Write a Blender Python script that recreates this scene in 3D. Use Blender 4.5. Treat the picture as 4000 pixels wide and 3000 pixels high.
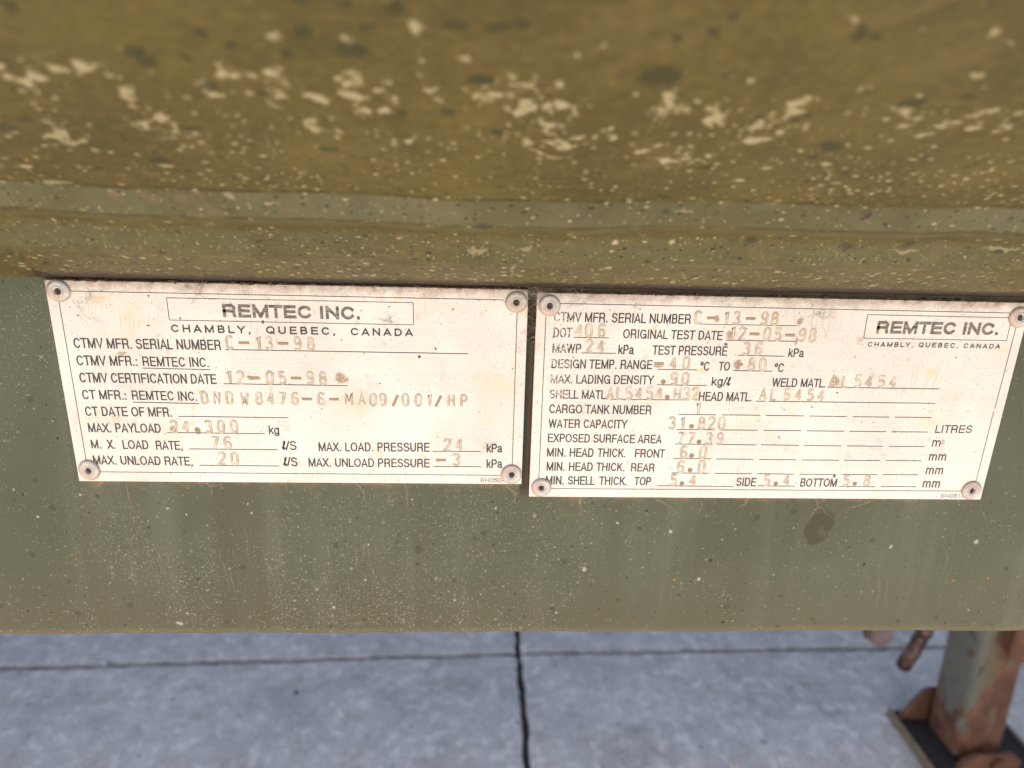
import bpy, math, random
from mathutils import Vector, Matrix

# measured constants: sizes in metres, plate layout in millimetres
BELLY_DARK = [(0.11702, 0.15803, 0.00174, 0.00141), (0.13659, 0.16016, 0.0019, 0.00138), (0.14461, 0.15556, 0.00304, 0.00234), (0.16441, 0.16297, 0.00256, 0.00145), (0.17252, 0.16321, 0.0024, 0.00156), (0.1018, 0.15341, 0.00179, 0.0015), (0.11173, 0.15249, 0.00135, 0.00101), (0.13204, 0.15462, 0.00134, 0.00112), (0.13703, 0.16669, 0.00132, 0.00105), (0.14526, 0.16721, 0.00123, 0.00094), (0.11308, 0.14378, 0.00211, 0.00157), (0.1239, 0.14124, 0.00137, 0.0013), (0.1219, 0.15593, 0.00124, 0.00109), (0.14817, 0.16187, 0.00154, 0.00113), (0.16827, 0.14835, 0.00208, 0.00129), (0.16248, 0.13799, 0.00161, 0.00137), (0.15277, 0.13615, 0.00122, 0.00105), (0.08987, 0.11143, 0.00254, 0.00202), (0.1034, 0.12753, 0.00232, 0.00121), (0.13258, 0.11948, 0.00223, 0.00141), (0.06177, 0.12549, 0.0019, 0.00172), (0.17708, 0.16361, 0.00205, 0.00133), (0.21514, 0.16717, 0.00144, 0.00128), (0.21284, 0.16371, 0.00147, 0.00101), (0.20583, 0.15159, 0.0045, 0.00347), (0.24422, 0.16442, 0.00157, 0.00101), (0.21912, 0.15312, 0.00131, 0.00078), (0.25302, 0.12753, 0.00353, 0.00253), (0.25135, 0.12214, 0.00228, 0.00141), (0.2266, 0.11469, 0.00212, 0.00127), (0.27268, 0.14886, 0.00195, 0.00086), (0.26185, 0.14603, 0.00297, 0.00224), (0.2304, 0.1387, 0.00144, 0.00104), (0.23984, 0.16676, 0.00103, 0.00087), (0.2398, 0.13878, 0.00123, 0.00105), (0.26036, 0.17242, 0.00083, 0.00051)]
BELLY_CLUSTERS = [(0.07332, 0.14497, 0.00267, 0.0064), (0.07801, 0.14523, 0.00267, 0.00499), (0.08405, 0.1463, 0.00248, 0.0031), (0.09014, 0.14843, 0.0035, 0.00372), (0.09506, 0.14654, 0.0031, 0.00391), (0.09794, 0.14178, 0.00275, 0.00457), (0.07397, 0.12147, 0.00619, 0.00643), (0.09096, 0.1296, 0.00395, 0.00362), (0.11969, 0.14753, 0.00311, 0.00412), (0.12613, 0.14752, 0.00401, 0.00386), (0.12889, 0.14191, 0.00278, 0.00384), (0.12924, 0.13742, 0.00333, 0.00293), (0.13716, 0.13994, 0.00329, 0.00395), (0.14566, 0.14442, 0.00503, 0.00591), (0.14576, 0.13833, 0.00428, 0.00404), (0.15104, 0.14549, 0.00164, 0.00207), (0.15758, 0.1435, 0.00324, 0.00426), (0.16976, 0.14092, 0.00519, 0.00442), (0.17537, 0.14836, 0.00225, 0.00274), (0.11746, 0.14207, 0.00322, 0.00275), (0.13648, 0.12843, 0.00605, 0.00572), (0.09824, 0.13001, 0.00592, 0.00922), (0.17793, 0.14698, 0.00637, 0.00426), (0.18218, 0.14243, 0.00281, 0.00622), (0.18781, 0.14109, 0.00427, 0.00634), (0.178, 0.13799, 0.00385, 0.00493), (0.20701, 0.14299, 0.00377, 0.00545), (0.20952, 0.1371, 0.00294, 0.00335), (0.21416, 0.13912, 0.0029, 0.00409), (0.22309, 0.13874, 0.00438, 0.00578), (0.22577, 0.14807, 0.00147, 0.00183), (0.23737, 0.13953, 0.00486, 0.00575), (0.2302, 0.13223, 0.00355, 0.00268), (0.23664, 0.13113, 0.00511, 0.00254), (0.24445, 0.13445, 0.00452, 0.0035), (0.24562, 0.14087, 0.00174, 0.00243), (0.25027, 0.1486, 0.0024, 0.00237), (0.26336, 0.14186, 0.00387, 0.00241), (0.27115, 0.13872, 0.00444, 0.00419), (0.27745, 0.13815, 0.00596, 0.00473), (0.26825, 0.1329, 0.00409, 0.00215), (0.28695, 0.13776, 0.00299, 0.00255), (0.22567, 0.12293, 0.00427, 0.00331), (0.2095, 0.12863, 0.00515, 0.00346), (0.23743, 0.14631, 0.00373, 0.00297), (0.18604, 0.12928, 0.00916, 0.00863), (0.21737, 0.12002, 0.0065, 0.00568), (0.20028, 0.13386, 0.00179, 0.00243)]
BELLY_PALE = [(0.11145, 0.09012, 0.00235, 0.00069), (0.10047, 0.09298, 0.00107, 0.00154), (0.05549, 0.09501, 0.00349, 0.00135), (0.16904, 0.05975, 0.00314, 0.00128), (0.1848, 0.06134, 0.00229, 0.00089), (0.30962, 0.06166, 0.00535, 0.00078), (0.34114, 0.06434, 0.0064, 0.0009), (0.22831, 0.08979, 0.00224, 0.00082)]
BELLY_YELLOW = [(0.05588, 0.10835, 0.00052, 0.00064), (0.29999, 0.11788, 0.00053, 0.00063)]
RAIL_WHITE = [(-0.0017, -0.09447, 0.00063, 0.00067), (0.03484, -0.10123, 0.00072, 0.00077), (0.17876, -0.09998, 0.00067, 0.0007), (-0.02113, -0.1056, 0.00055, 0.0006), (0.0427, -0.10403, 0.00056, 0.0006), (0.11959, -0.13721, 0.00068, 0.00074), (0.10432, -0.1518, 0.00068, 0.00076), (0.1608, -0.14811, 0.00061, 0.00067), (0.12169, -0.11866, 0.0005, 0.00054), (0.0707, -0.10309, 0.00056, 0.0006), (0.03307, -0.16085, 0.0019, 0.00076), (0.25953, -0.11164, 0.00086, 0.00096), (0.2208, -0.13148, 0.00104, 0.00119), (0.27539, -0.13696, 0.00089, 0.00101), (0.36496, -0.11935, 0.00072, 0.00079), (0.23453, -0.1072, 0.00068, 0.00076), (0.40597, -0.11663, 0.00108, 0.00119)]
RAIL_BLACK = [(0.24707, -0.10065, 0.00068, 0.00075), (0.27991, -0.12621, 0.00066, 0.00074), (0.24124, -0.13558, 0.00057, 0.00065), (0.35349, -0.1286, 0.00067, 0.00075), (0.28944, -0.16046, 0.00068, 0.00079), (0.04434, -0.13696, 0.00062, 0.00073), (-0.02547, -0.09463, 0.00049, 0.00056), (0.17735, -0.09675, 0.00062, 0.00069), (0.1172, -0.10551, 0.00051, 0.00058), (0.14325, -0.12922, 0.00053, 0.00061)]
RAIL_STAIN = [(0.32953, -0.10714, 0.00635, 0.00702), (0.32826, -0.11077, 0.00659, 0.00682), (0.32702, -0.11528, 0.00309, 0.00343), (0.33196, -0.10533, 0.0035, 0.00458)]
RAIL_STAIN_GAP = [(0.33066, -0.11197, 0.0022, 0.00292)]
RAIL_SPOTS = [(-0.01419, -0.10104, 0.00157, 0.00181), (-0.0268, -0.12411, 0.0016, 0.00189), (0.10714, -0.1193, 0.00145, 0.00167), (0.14419, -0.12136, 0.00189, 0.00217), (0.17378, -0.11279, 0.00147, 0.00166), (0.16859, -0.11829, 0.00084, 0.00096), (0.13512, -0.11387, 0.00083, 0.00095), (0.22833, -0.099, 0.00084, 0.00093), (0.22252, -0.09717, 0.00084, 0.00093), (0.22418, -0.14035, 0.00088, 0.00101), (0.35508, -0.11617, 0.00133, 0.00148), (0.3339, -0.15981, 0.00138, 0.00159), (0.42425, -0.1308, 0.00115, 0.00128), (0.20699, -0.15331, 0.0011, 0.00129), (0.19406, -0.1578, 0.0011, 0.0013)]
PL_STAIN = [[(0.112877, -0.038733, 0.002155, 0.002287), (0.114769, -0.039212, 0.001918, 0.001271), (0.111993, -0.037229, 0.001194, 0.001113), (0.077716, -0.039008, 0.00282, 0.000905), (0.052086, -0.0629, 0.001425, 0.001259), (0.042672, -0.062463, 0.001654, 0.001831), (0.054712, -0.001089, 0.001336, 0.001014), (0.025658, -0.029535, 0.001808, 0.000874)], [(0.075038, -0.009409, 0.001364, 0.001471), (0.081762, -0.016454, 0.001966, 0.002243), (0.052093, -0.030082, 0.002474, 0.000918), (0.110253, -0.009973, 0.001081, 0.001974), (0.109848, -0.0187, 0.000694, 0.002261), (0.086324, -0.029253, 0.001894, 0.00215), (0.129759, -0.036298, 0.002282, 0.002612)]]
PL_SPECK = [[(0.039318, -0.005706, 0.000399, 0.000463), (0.010694, -0.013977, 0.000352, 0.000374), (0.037795, -0.017662, 0.000629, 0.000285), (0.15959, -0.008579, 0.00038, 0.000482), (0.17296, -0.009097, 0.00024, 0.000242), (0.114072, -0.022372, 0.000282, 0.000343), (0.152509, -0.025347, 0.000434, 0.000599), (0.145821, -0.028968, 0.000627, 0.000602), (0.133881, -0.008066, 0.000469, 0.000239), (0.129242, -0.040872, 0.000339, 0.000358), (0.131664, -0.037318, 0.000241, 0.000305), (0.184281, -0.033431, 0.000297, 0.000409), (0.050539, -0.014314, 0.000361, 0.000473), (0.08312, -0.015411, 0.000643, 0.000767)], [(0.080167, -0.020385, 0.00074, 0.000803), (0.137224, -0.080543, 0.000689, 0.00074), (0.131571, -0.040983, 0.00051, 0.000474), (0.12142, -0.047767, 0.000461, 0.000426), (0.109113, -0.061887, 0.000362, 0.000438), (0.109578, -0.049114, 0.00046, 0.000267), (0.088035, -0.013506, 0.000343, 0.000346), (0.016333, -0.027238, 0.000391, 0.000303), (0.180832, -0.024316, 0.000406, 0.000358), (0.108713, -0.016113, 0.000346, 0.000349), (0.136625, -0.024819, 0.000301, 0.000306)]]
PL_MARK = [[(0.019422, -0.007938, 0.00264, 0.001854), (0.05495, -0.044875, 0.002335, 0.001519), (0.051234, -0.053319, 0.000658, 0.004646), (0.137017, -0.004183, 0.002807, 0.001188), (0.127414, -0.073289, 0.0025, 0.002739), (0.050529, -0.059784, 0.001419, 0.001303)], [(0.071239, -0.032581, 0.00299, 0.001542), (0.02808, -0.056049, 0.000909, 0.000857), (0.171051, -0.03094, 0.003567, 0.002597), (0.186178, -0.043602, 0.001553, 0.001066), (0.04925, -0.014817, 0.00146, 0.002474), (0.003619, -0.048968, 0.000797, 0.001053)]]
PROFILE = [(0.0016, 0.0006), (-0.012, 0.0052), (-0.03, 0.0115), (-0.0455, 0.0171), (-0.0498, 0.0192), (-0.0532, 0.0234), (-0.0568, 0.0278), (-0.0612, 0.0298), (-0.071, 0.0318), (-0.0747, 0.0333), (-0.0769, 0.0366), (-0.0796, 0.0403), (-0.0845, 0.043), (-0.095, 0.0485), (-0.11, 0.0562), (-0.128, 0.0668), (-0.145, 0.0786)]
PL_RING = [[(0.00497, -0.00426, 0.0058, 0.0058), (0.18526, -0.00519, 0.0058, 0.0058), (0.00513, -0.0814, 0.0058, 0.0058), (0.18547, -0.08188, 0.0058, 0.0058)], [(0.0053, -0.00526, 0.0058, 0.0058), (0.20411, -0.00621, 0.0058, 0.0058), (0.0053, -0.08708, 0.0058, 0.0058), (0.20224, -0.08688, 0.0058, 0.0058)]]
B1A = 0.08381000000000001
B1B = 0.09436000000000001
B2A = 0.050910000000000004
B2B = 0.06678
LEG = (0.99, 0.638, 0.08)
LEAN = -0.035
FOOT = (0.905, 1.085, 0.565, 0.705)
CRANK = ((0.8704, 0.625, -0.6438), (0.8521, 0.625, -0.6993), 0.0118)
LUG = ((0.7829, 0.6, -0.6267), 0.017)
BOSS_Z = -0.6375391946480642
INSECT = (0.2819, -0.0794, 0.0375)
PEBBLES = [((0.5974, 0.6029, -0.88), 0.007, (0.55, 0.48, 0.38), 'pale tan pebble lying on the concrete at the lower picture edge'), ((-0.1445, 0.7745, -0.88), 0.004, (0.08, 0.075, 0.07), 'small dark pebble lying alone on the left concrete slab'), ((-0.5131, 0.8503, -0.88), 0.007, (0.55, 0.55, 0.56), 'whitish pebble lying by the long pavement joint')]
PLATE_A = (0.515, 0.46, 0.395)
PLATE_B = (0.615, 0.555, 0.485)
CONC_A = (0.475, 0.455, 0.425)
CONC_B = (0.59, 0.565, 0.53)
CONC_C = (0.385, 0.365, 0.335)
APERTURE_MM = 2.9
EXPOSURE = 1.55
# printed lines: words, lettering style, baseline start and end (mm), cap height
TEXTS = [[
  ('REMTEC INC.', 'B', 67.54, -13.7, 122.09, -13.75, 5.43),
  ('CHAMBLY,', 'M', 46.47, -20.24, 77.9, -20.32, 3.2),
  ('QUEBEC,', 'M', 84.11, -20.29, 111.73, -20.32, 3.23),
  ('CANADA', 'M', 118.07, -20.34, 143.31, -20.32, 3.17),
  ('CTMV MFR. SERIAL NUMBER', 'N', 7.28, -27.56, 65.52, -27.45, 4.31),
  ('CTMV MFR.:', 'N', 7.33, -34.85, 31.38, -34.75, 4.28),
  ('REMTEC INC.', 'N', 33.48, -34.76, 59.85, -34.82, 4.11),
  ('CTMV CERTIFICATION DATE', 'N', 7.32, -42.16, 62.37, -42.05, 4.29),
  ('CT MFR.:', 'N', 7.33, -49.44, 24.97, -49.46, 4.16),
  ('REMTEC INC.', 'N', 27.29, -49.38, 53.61, -49.56, 4.08),
  ('CT DATE OF MFR.', 'N', 7.34, -56.78, 42.49, -56.81, 4.22),
  ('MAX. PAYLOAD', 'N', 7.48, -64.08, 37.21, -64.03, 4.13),
  ('kg', 'N', 81.89, -64.16, 86.24, -64.18, 4.01),
  ('M.', 'N', 7.56, -71.5, 11.63, -71.52, 4.04),
  ('X.', 'N', 14.2, -71.56, 17.4, -71.53, 4.1),
  ('LOAD', 'N', 20.54, -71.57, 31.16, -71.6, 4.11),
  ('RATE,', 'N', 34.22, -71.74, 45.3, -71.77, 4.13),
  ('@/S', 'N', 86.69, -71.38, 93.03, -71.45, 4.29),
  ('MAX. UNLOAD RATE,', 'N', 7.36, -78.82, 48.67, -79.05, 4.15),
  ('@/S', 'N', 86.73, -78.97, 92.98, -79.05, 4.35),
  ('MAX. LOAD. PRESSURE', 'N', 102.34, -71.82, 149.79, -71.61, 4.2),
  ('kPa', 'N', 174.33, -71.73, 181.19, -71.68, 4.12),
  ('MAX. UNLOAD PRESSURE', 'N', 97.67, -79.09, 149.73, -79.06, 4.1),
  ('kPa', 'N', 174.39, -79.06, 181.36, -79.03, 4.12),
  ('6H050-1', 'S', 171.96, -85.88, 183.39, -85.85, 1.87),],
[  ('REMTEC INC.', 'B', 143.61, -14.43, 196.66, -14.26, 5.41),
  ('CHAMBLY,', 'M', 141.08, -20.26, 160.84, -20.17, 2.12),
  ('QUEBEC,', 'M', 163.2, -20.13, 180.5, -20.13, 2.17),
  ('CANADA', 'M', 182.94, -20.14, 199.11, -20.16, 2.13),
  ('CTMV MFR. SERIAL NUMBER', 'N', 7.28, -12.01, 64.18, -11.87, 4.13),
  ('DOT', 'N', 7.39, -18.65, 15.14, -18.61, 4.19),
  ('ORIGINAL TEST DATE', 'N', 36.39, -18.52, 78.42, -18.56, 3.96),
  ('MAWP', 'N', 7.3, -25.28, 19.35, -25.22, 4.0),
  ('kPa', 'N', 34.94, -25.4, 41.57, -25.39, 4.11),
  ('TEST PRESSURE', 'N', 49.3, -25.36, 81.26, -25.31, 4.07),
  ('kPa', 'N', 107.51, -25.42, 114.28, -25.46, 3.9),
  ('DESIGN TEMP. RANGE', 'N', 7.21, -32.0, 49.91, -31.75, 4.05),
  ('ºC', 'N', 70.28, -32.03, 74.27, -32.02, 4.03),
  ('TO', 'N', 78.25, -31.85, 83.15, -31.87, 3.88),
  ('ºC', 'N', 102.32, -32.17, 106.44, -32.16, 4.0),
  ('MAX. LADING DENSITY', 'N', 7.16, -38.66, 51.1, -38.48, 4.0),
  ('kg/@', 'N', 76.08, -38.71, 84.23, -38.64, 4.04),
  ('WELD MATL.', 'N', 102.33, -38.72, 125.95, -38.77, 3.95),
  ('SHELL MATL.', 'N', 7.06, -45.46, 32.0, -45.39, 4.01),
  ('HEAD MATL.', 'N', 71.29, -45.54, 94.46, -45.51, 4.14),
  ('CARGO TANK NUMBER', 'N', 7.15, -52.08, 51.3, -52.14, 4.11),
  ('WATER CAPACITY', 'N', 7.19, -58.8, 41.35, -58.77, 4.06),
  ('LITRES', 'N', 179.03, -59.15, 195.71, -59.04, 3.77),
  ('EXPOSED SURFACE AREA', 'N', 7.17, -65.45, 57.1, -65.57, 4.01),
  ('m', 'N', 178.94, -65.68, 182.8, -65.63, 4.04),
  ('2', 'S', 182.89, -64.35, 184.47, -64.33, 1.94),
  ('MIN.', 'N', 7.1, -72.3, 15.28, -72.31, 4.17),
  ('HEAD', 'N', 17.07, -72.28, 27.58, -72.32, 4.18),
  ('THICK.', 'N', 29.22, -72.3, 41.72, -72.32, 4.18),
  ('FRONT', 'N', 45.84, -72.32, 59.17, -72.33, 4.03),
  ('mm', 'N', 178.95, -72.52, 186.89, -72.49, 4.2),
  ('MIN.', 'N', 7.24, -79.06, 15.21, -79.08, 4.23),
  ('HEAD', 'N', 17.07, -79.06, 27.64, -79.06, 4.18),
  ('THICK.', 'N', 29.14, -79.04, 41.72, -79.06, 4.13),
  ('REAR', 'N', 44.67, -79.03, 55.12, -79.08, 3.97),
  ('mm', 'N', 178.97, -79.23, 186.91, -79.19, 4.26),
  ('MIN.', 'N', 7.16, -85.7, 15.18, -85.73, 4.22),
  ('SHELL', 'N', 17.0, -85.71, 29.1, -85.8, 4.17),
  ('THICK.', 'N', 30.87, -85.79, 43.38, -85.82, 4.18),
  ('TOP', 'N', 46.67, -85.79, 54.15, -85.82, 4.13),
  ('SIDE', 'N', 92.89, -85.82, 101.89, -85.89, 4.21),
  ('BOTTOM', 'N', 122.13, -85.86, 138.92, -85.85, 4.17),
  ('mm', 'N', 178.9, -85.84, 186.89, -85.82, 4.26),
  ('6H051-1', 'S', 188.75, -90.92, 200.7, -90.86, 1.86),]]
LINES = [[[180.06,-4.44,9.52,-4.28],[4.37,-8.76,4.43,-76.7],[9.34,-82.29,180.81,-82.57],[185.68,-9.78,185.66,-77.38],[67.02,-27.18,166.02,-27.35],[33.23,-35.6,60.21,-35.85],[65.15,-41.86,115.85,-41.99],[27.28,-50.45,54.23,-50.72],[45.15,-56.47,90.39,-56.61],[39.58,-63.85,80.21,-63.97],[47.84,-71.27,85.08,-71.29],[51.34,-78.82,85.11,-78.93],[150.95,-71.33,171.87,-71.25],[151.26,-78.56,172.07,-78.51]],[[9.7,-4.36,199.68,-4.56],[203.98,-10.71,203.69,-47.37],[203.54,-48.72,203.49,-82.23],[3.97,-9.79,4.04,-82.57],[9.83,-87.71,198.2,-87.5],[66.13,-11.84,109.44,-11.77],[15.96,-18.49,30.53,-18.43],[79.94,-18.53,109.57,-18.5],[19.49,-25.12,34.03,-25.02],[85.89,-24.98,105.56,-25.1],[52.24,-31.71,69.15,-31.69],[84.73,-31.74,101.69,-31.77],[52.61,-38.56,74.06,-38.59],[126.94,-38.59,176.54,-38.61],[33.41,-45.48,67.07,-45.23],[96.48,-45.37,100.8,-45.36],[102.07,-45.34,176.31,-45.25],[63.19,-51.87,79.88,-51.89],[82.42,-51.86,99.29,-51.83],[101.7,-51.85,118.57,-51.88],[121.15,-51.9,137.98,-51.93],[140.46,-51.95,157.01,-51.93],[159.44,-51.89,175.9,-51.88],[63.27,-58.85,79.91,-58.84],[82.48,-58.86,99.2,-58.8],[101.73,-58.82,118.61,-58.81],[121.1,-58.83,137.83,-58.82],[140.33,-58.85,156.88,-58.84],[159.38,-58.81,175.89,-58.75],[63.13,-65.72,79.93,-65.72],[81.84,-65.7,99.2,-65.75],[101.63,-65.66,118.53,-65.78],[121.04,-65.8,137.88,-65.81],[140.34,-65.78,156.79,-65.8],[159.42,-65.76,175.77,-65.72],[63.08,-72.62,79.89,-72.64],[82.29,-72.67,99.19,-72.69],[101.69,-72.66,118.54,-72.74],[121.02,-72.76,137.86,-72.73],[140.23,-72.7,156.89,-72.73],[159.25,-72.59,175.78,-72.62],[63.08,-79.61,79.91,-79.65],[82.31,-79.62,99.22,-79.66],[101.68,-79.57,118.44,-79.73],[120.97,-79.7,137.78,-79.74],[140.26,-79.66,156.76,-79.64],[159.25,-79.56,175.61,-79.55],[57.4,-85.9,91.87,-86.06],[102.91,-85.6,119.86,-85.65],[140.32,-85.61,156.81,-85.61],[159.46,-85.46,176.02,-85.47]]]
FRAMES = [[[46.21,-6.23],[143.54,-6.31],[143.63,-15.52],[46.25,-15.26]],[[138.56,-6.47],[201.2,-6.61],[201.23,-16.56],[138.81,-16.57]]]
RIVETS = [[[4.97,-4.26,4.11,-4.28],[185.26,-5.19,185.12,-5.43],[5.13,-81.4,4.59,-81.83],[185.47,-81.88,185.27,-82.33]],[[5.3,-5.26,5.45,-5.31],[204.11,-6.21,204.64,-6.3],[5.3,-87.08,5.32,-87.59],[202.24,-86.88,203.3,-87.27]]]
# punched characters: words, then centre, foot and height of each (mm)
STAMPS = [[
  ('C-13', [[69.13,-26.9,5.2],[74.89,-26.84,5.18],[80.8,-26.78,5.15],[84.97,-26.75,5.12]]),
  ('-98', [[90.54,-26.74,5.23],[96.45,-26.76,5.17],[101.73,-26.78,5.1]]),
  ('12-05-98', [[67.75,-41.67,5.26],[72.09,-41.66,5.25],[77.72,-41.63,5.23],[84.16,-41.58,5.22],[89.25,-41.56,5.21],[94.93,-41.53,5.19],[100.62,-41.5,5.18],[105.76,-41.47,5.16]]),
  ('DNDW8476-6-MA09/001/HP', [[56.71,-50.7,5.09],[61.73,-50.69,5.09],[66.8,-50.68,5.09],[72.94,-50.66,5.09],[78.85,-50.64,5.09],[83.84,-50.63,5.09],[88.6,-50.63,5.09],[93.7,-50.62,5.09],[98.73,-50.61,5.09],[104.49,-50.6,5.09],[109.88,-50.58,5.09],[116.06,-50.56,5.09],[121.54,-50.55,5.09],[126.15,-50.55,5.09],[130.39,-50.55,5.09],[135.66,-50.54,5.09],[139.83,-50.55,5.09],[145.08,-50.54,5.09],[149.75,-50.54,5.09],[153.7,-50.55,5.09],[158.99,-50.54,5.08],[164.34,-50.53,5.08]]),
  ('24.300', [[42.82,-63.77,5.21],[47.55,-63.73,5.22],[52.28,-63.69,5.22],[57.03,-63.64,5.23],[62.12,-63.6,5.24],[67.61,-63.55,5.24]]),
  ('76', [[59.15,-71.04,5.31],[64.19,-71.0,5.32]]),
  ('20', [[61.09,-78.28,5.39],[66.55,-78.31,5.29]]),
  ('24', [[157.28,-71.02,5.4],[162.44,-70.98,5.4]]),
  ('-3', [[154.73,-77.98,5.3],[161.19,-77.95,5.31]]),],
[  ('C-13-98', [[67.2,-11.67,5.13],[72.95,-11.63,5.11],[79.14,-11.59,5.09],[83.4,-11.58,5.07],[89.17,-11.55,5.05],[95.14,-11.51,5.03],[99.56,-11.5,5.01]]),
  ('406', [[17.83,-18.11,5.17],[22.08,-18.03,5.17],[27.41,-17.94,5.17]]),
  ('12-05-98', [[82.62,-18.03,5.16],[86.57,-18.11,5.16],[91.76,-18.17,5.15],[97.19,-18.22,5.15],[101.9,-18.28,5.15],[107.01,-18.34,5.15],[112.32,-18.4,5.14],[116.8,-18.47,5.14]]),
  ('24', [[22.58,-24.66,5.14],[27.51,-24.68,5.15]]),
  ('36', [[89.28,-24.61,5.19],[94.35,-24.62,5.14]]),
  ('-40', [[52.59,-31.6,5.08],[58.83,-31.55,5.14],[64.23,-31.51,5.19]]),
  ('+80', [[86.52,-31.4,5.1],[92.27,-31.38,5.11],[97.27,-31.37,5.11]]),
  ('.90', [[55.2,-38.36,5.1],[59.84,-38.34,5.11],[64.58,-38.32,5.11]]),
  ('AL5454', [[128.92,-38.5,5.31],[134.26,-38.47,5.28],[139.85,-38.44,5.25],[144.69,-38.41,5.22],[150.46,-38.37,5.2],[155.41,-38.35,5.17]]),
  ('AL5454.H32', [[32.97,-45.48,5.32],[36.96,-45.44,5.31],[40.96,-45.41,5.31],[45.21,-45.37,5.31],[49.97,-45.32,5.3],[53.83,-45.28,5.3],[57.59,-45.25,5.3],[61.76,-45.21,5.29],[65.68,-45.17,5.29],[69.65,-45.14,5.29]]),
  ('AL5454', [[99.21,-44.74,4.94],[103.83,-44.77,4.96],[109.83,-44.78,4.99],[114.67,-44.8,5.01],[120.02,-44.81,5.03],[124.72,-44.84,5.06]]),
  ('1', [[71.69,-51.69,5.04]]),
  ('31.820', [[60.95,-58.61,5.26],[65.63,-58.57,5.27],[69.56,-58.53,5.27],[74.05,-58.49,5.27],[78.39,-58.46,5.27],[82.84,-58.42,5.28]]),
  ('77.39', [[65.49,-65.68,5.18],[69.95,-65.67,5.19],[73.65,-65.66,5.21],[78.03,-65.65,5.23],[82.82,-65.63,5.24]]),
  ('6.0', [[67.54,-72.34,5.41],[71.16,-72.35,5.44],[75.97,-72.35,5.47]]),
  ('6.0', [[66.95,-79.34,5.49],[71.12,-79.35,5.49],[76.22,-79.35,5.49]]),
  ('5.4', [[64.32,-85.77,5.16],[68.14,-85.79,5.19],[73.12,-85.79,5.22]]),
  ('5.4', [[106.68,-85.55,5.12],[110.91,-85.57,5.18],[115.57,-85.58,5.24]]),
  ('5.8', [[143.19,-85.29,5.09],[147.19,-85.3,5.09],[152.64,-85.3,5.09]]),]]

for o in list(bpy.data.objects):
    bpy.data.objects.remove(o)
SC = bpy.context.scene
COL = SC.collection
R = math.radians

# ------------------------------------------------------------------ camera
cam_d = bpy.data.cameras.new('camera')
cam = bpy.data.objects.new('camera', cam_d)
COL.objects.link(cam)
cr = Vector((0.99867502, -0.04292937, 0.02837718))
cu = Vector((-0.0136226, 0.311222, 0.9502396))
cf = Vector((0.04962479, 0.94936713, -0.31022482))
M = Matrix((cr, cu, -cf)).transposed().to_4x4()
M.translation = Vector((0.1695, -0.2867, 0.0534))
cam.matrix_world = M
cam_d.sensor_width = 36.0
cam_d.lens = 25.2
cam_d.clip_start = 0.005
cam_d.clip_end = 600
cam_d.dof.use_dof = True
cam_d.dof.focus_distance = 0.295
cam_d.dof.aperture_fstop = 25.2 / APERTURE_MM
SC.camera = cam

# ------------------------------------------------------------------ sky, sun, exposure
SUN_EL, SUN_AZ = 66.0, -22.0         # azimuth measured from -Y (behind the camera) towards +X
w = bpy.data.worlds.new('World')
SC.world = w
w.use_nodes = True
wt = w.node_tree
bg = wt.nodes['Background']
sky = wt.nodes.new('ShaderNodeTexSky')
sky.sky_type = 'NISHITA'
sky.sun_disc = False
sky.sun_elevation = R(SUN_EL)
sdir = Vector((math.sin(R(SUN_AZ)) * math.cos(R(SUN_EL)), -math.cos(R(SUN_AZ)) * math.cos(R(SUN_EL)), math.sin(R(SUN_EL))))
sky.sun_rotation = math.atan2(sdir.x, sdir.y)
sky.air_density = 0.9
sky.dust_density = 4.0
wt.links.new(sky.outputs[0], bg.inputs[0])
bg.inputs[1].default_value = 0.15
sun_d = bpy.data.lights.new('sun', 'SUN')
sun_d.energy = 4.6
sun_d.angle = R(0.5)
sun_d.color = (1.0, 0.93, 0.82)
sun = bpy.data.objects.new('sun', sun_d)
COL.objects.link(sun)
sun.location = (0, -4, 8)
sun.rotation_euler = sdir.to_track_quat('Z', 'Y').to_euler()
vs = SC.view_settings
SC.display_settings.display_device = 'sRGB'
vs.view_transform = 'Standard'
vs.look = 'None'
vs.exposure = EXPOSURE
vs.gamma = 1.0
vs.use_curve_mapping = False
SC.cycles.max_bounces = 5
SC.cycles.diffuse_bounces = 3
SC.cycles.adaptive_threshold = 0.03
SC.cycles.use_denoising = True
SC.cycles.sample_clamp_indirect = 6.0

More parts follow.
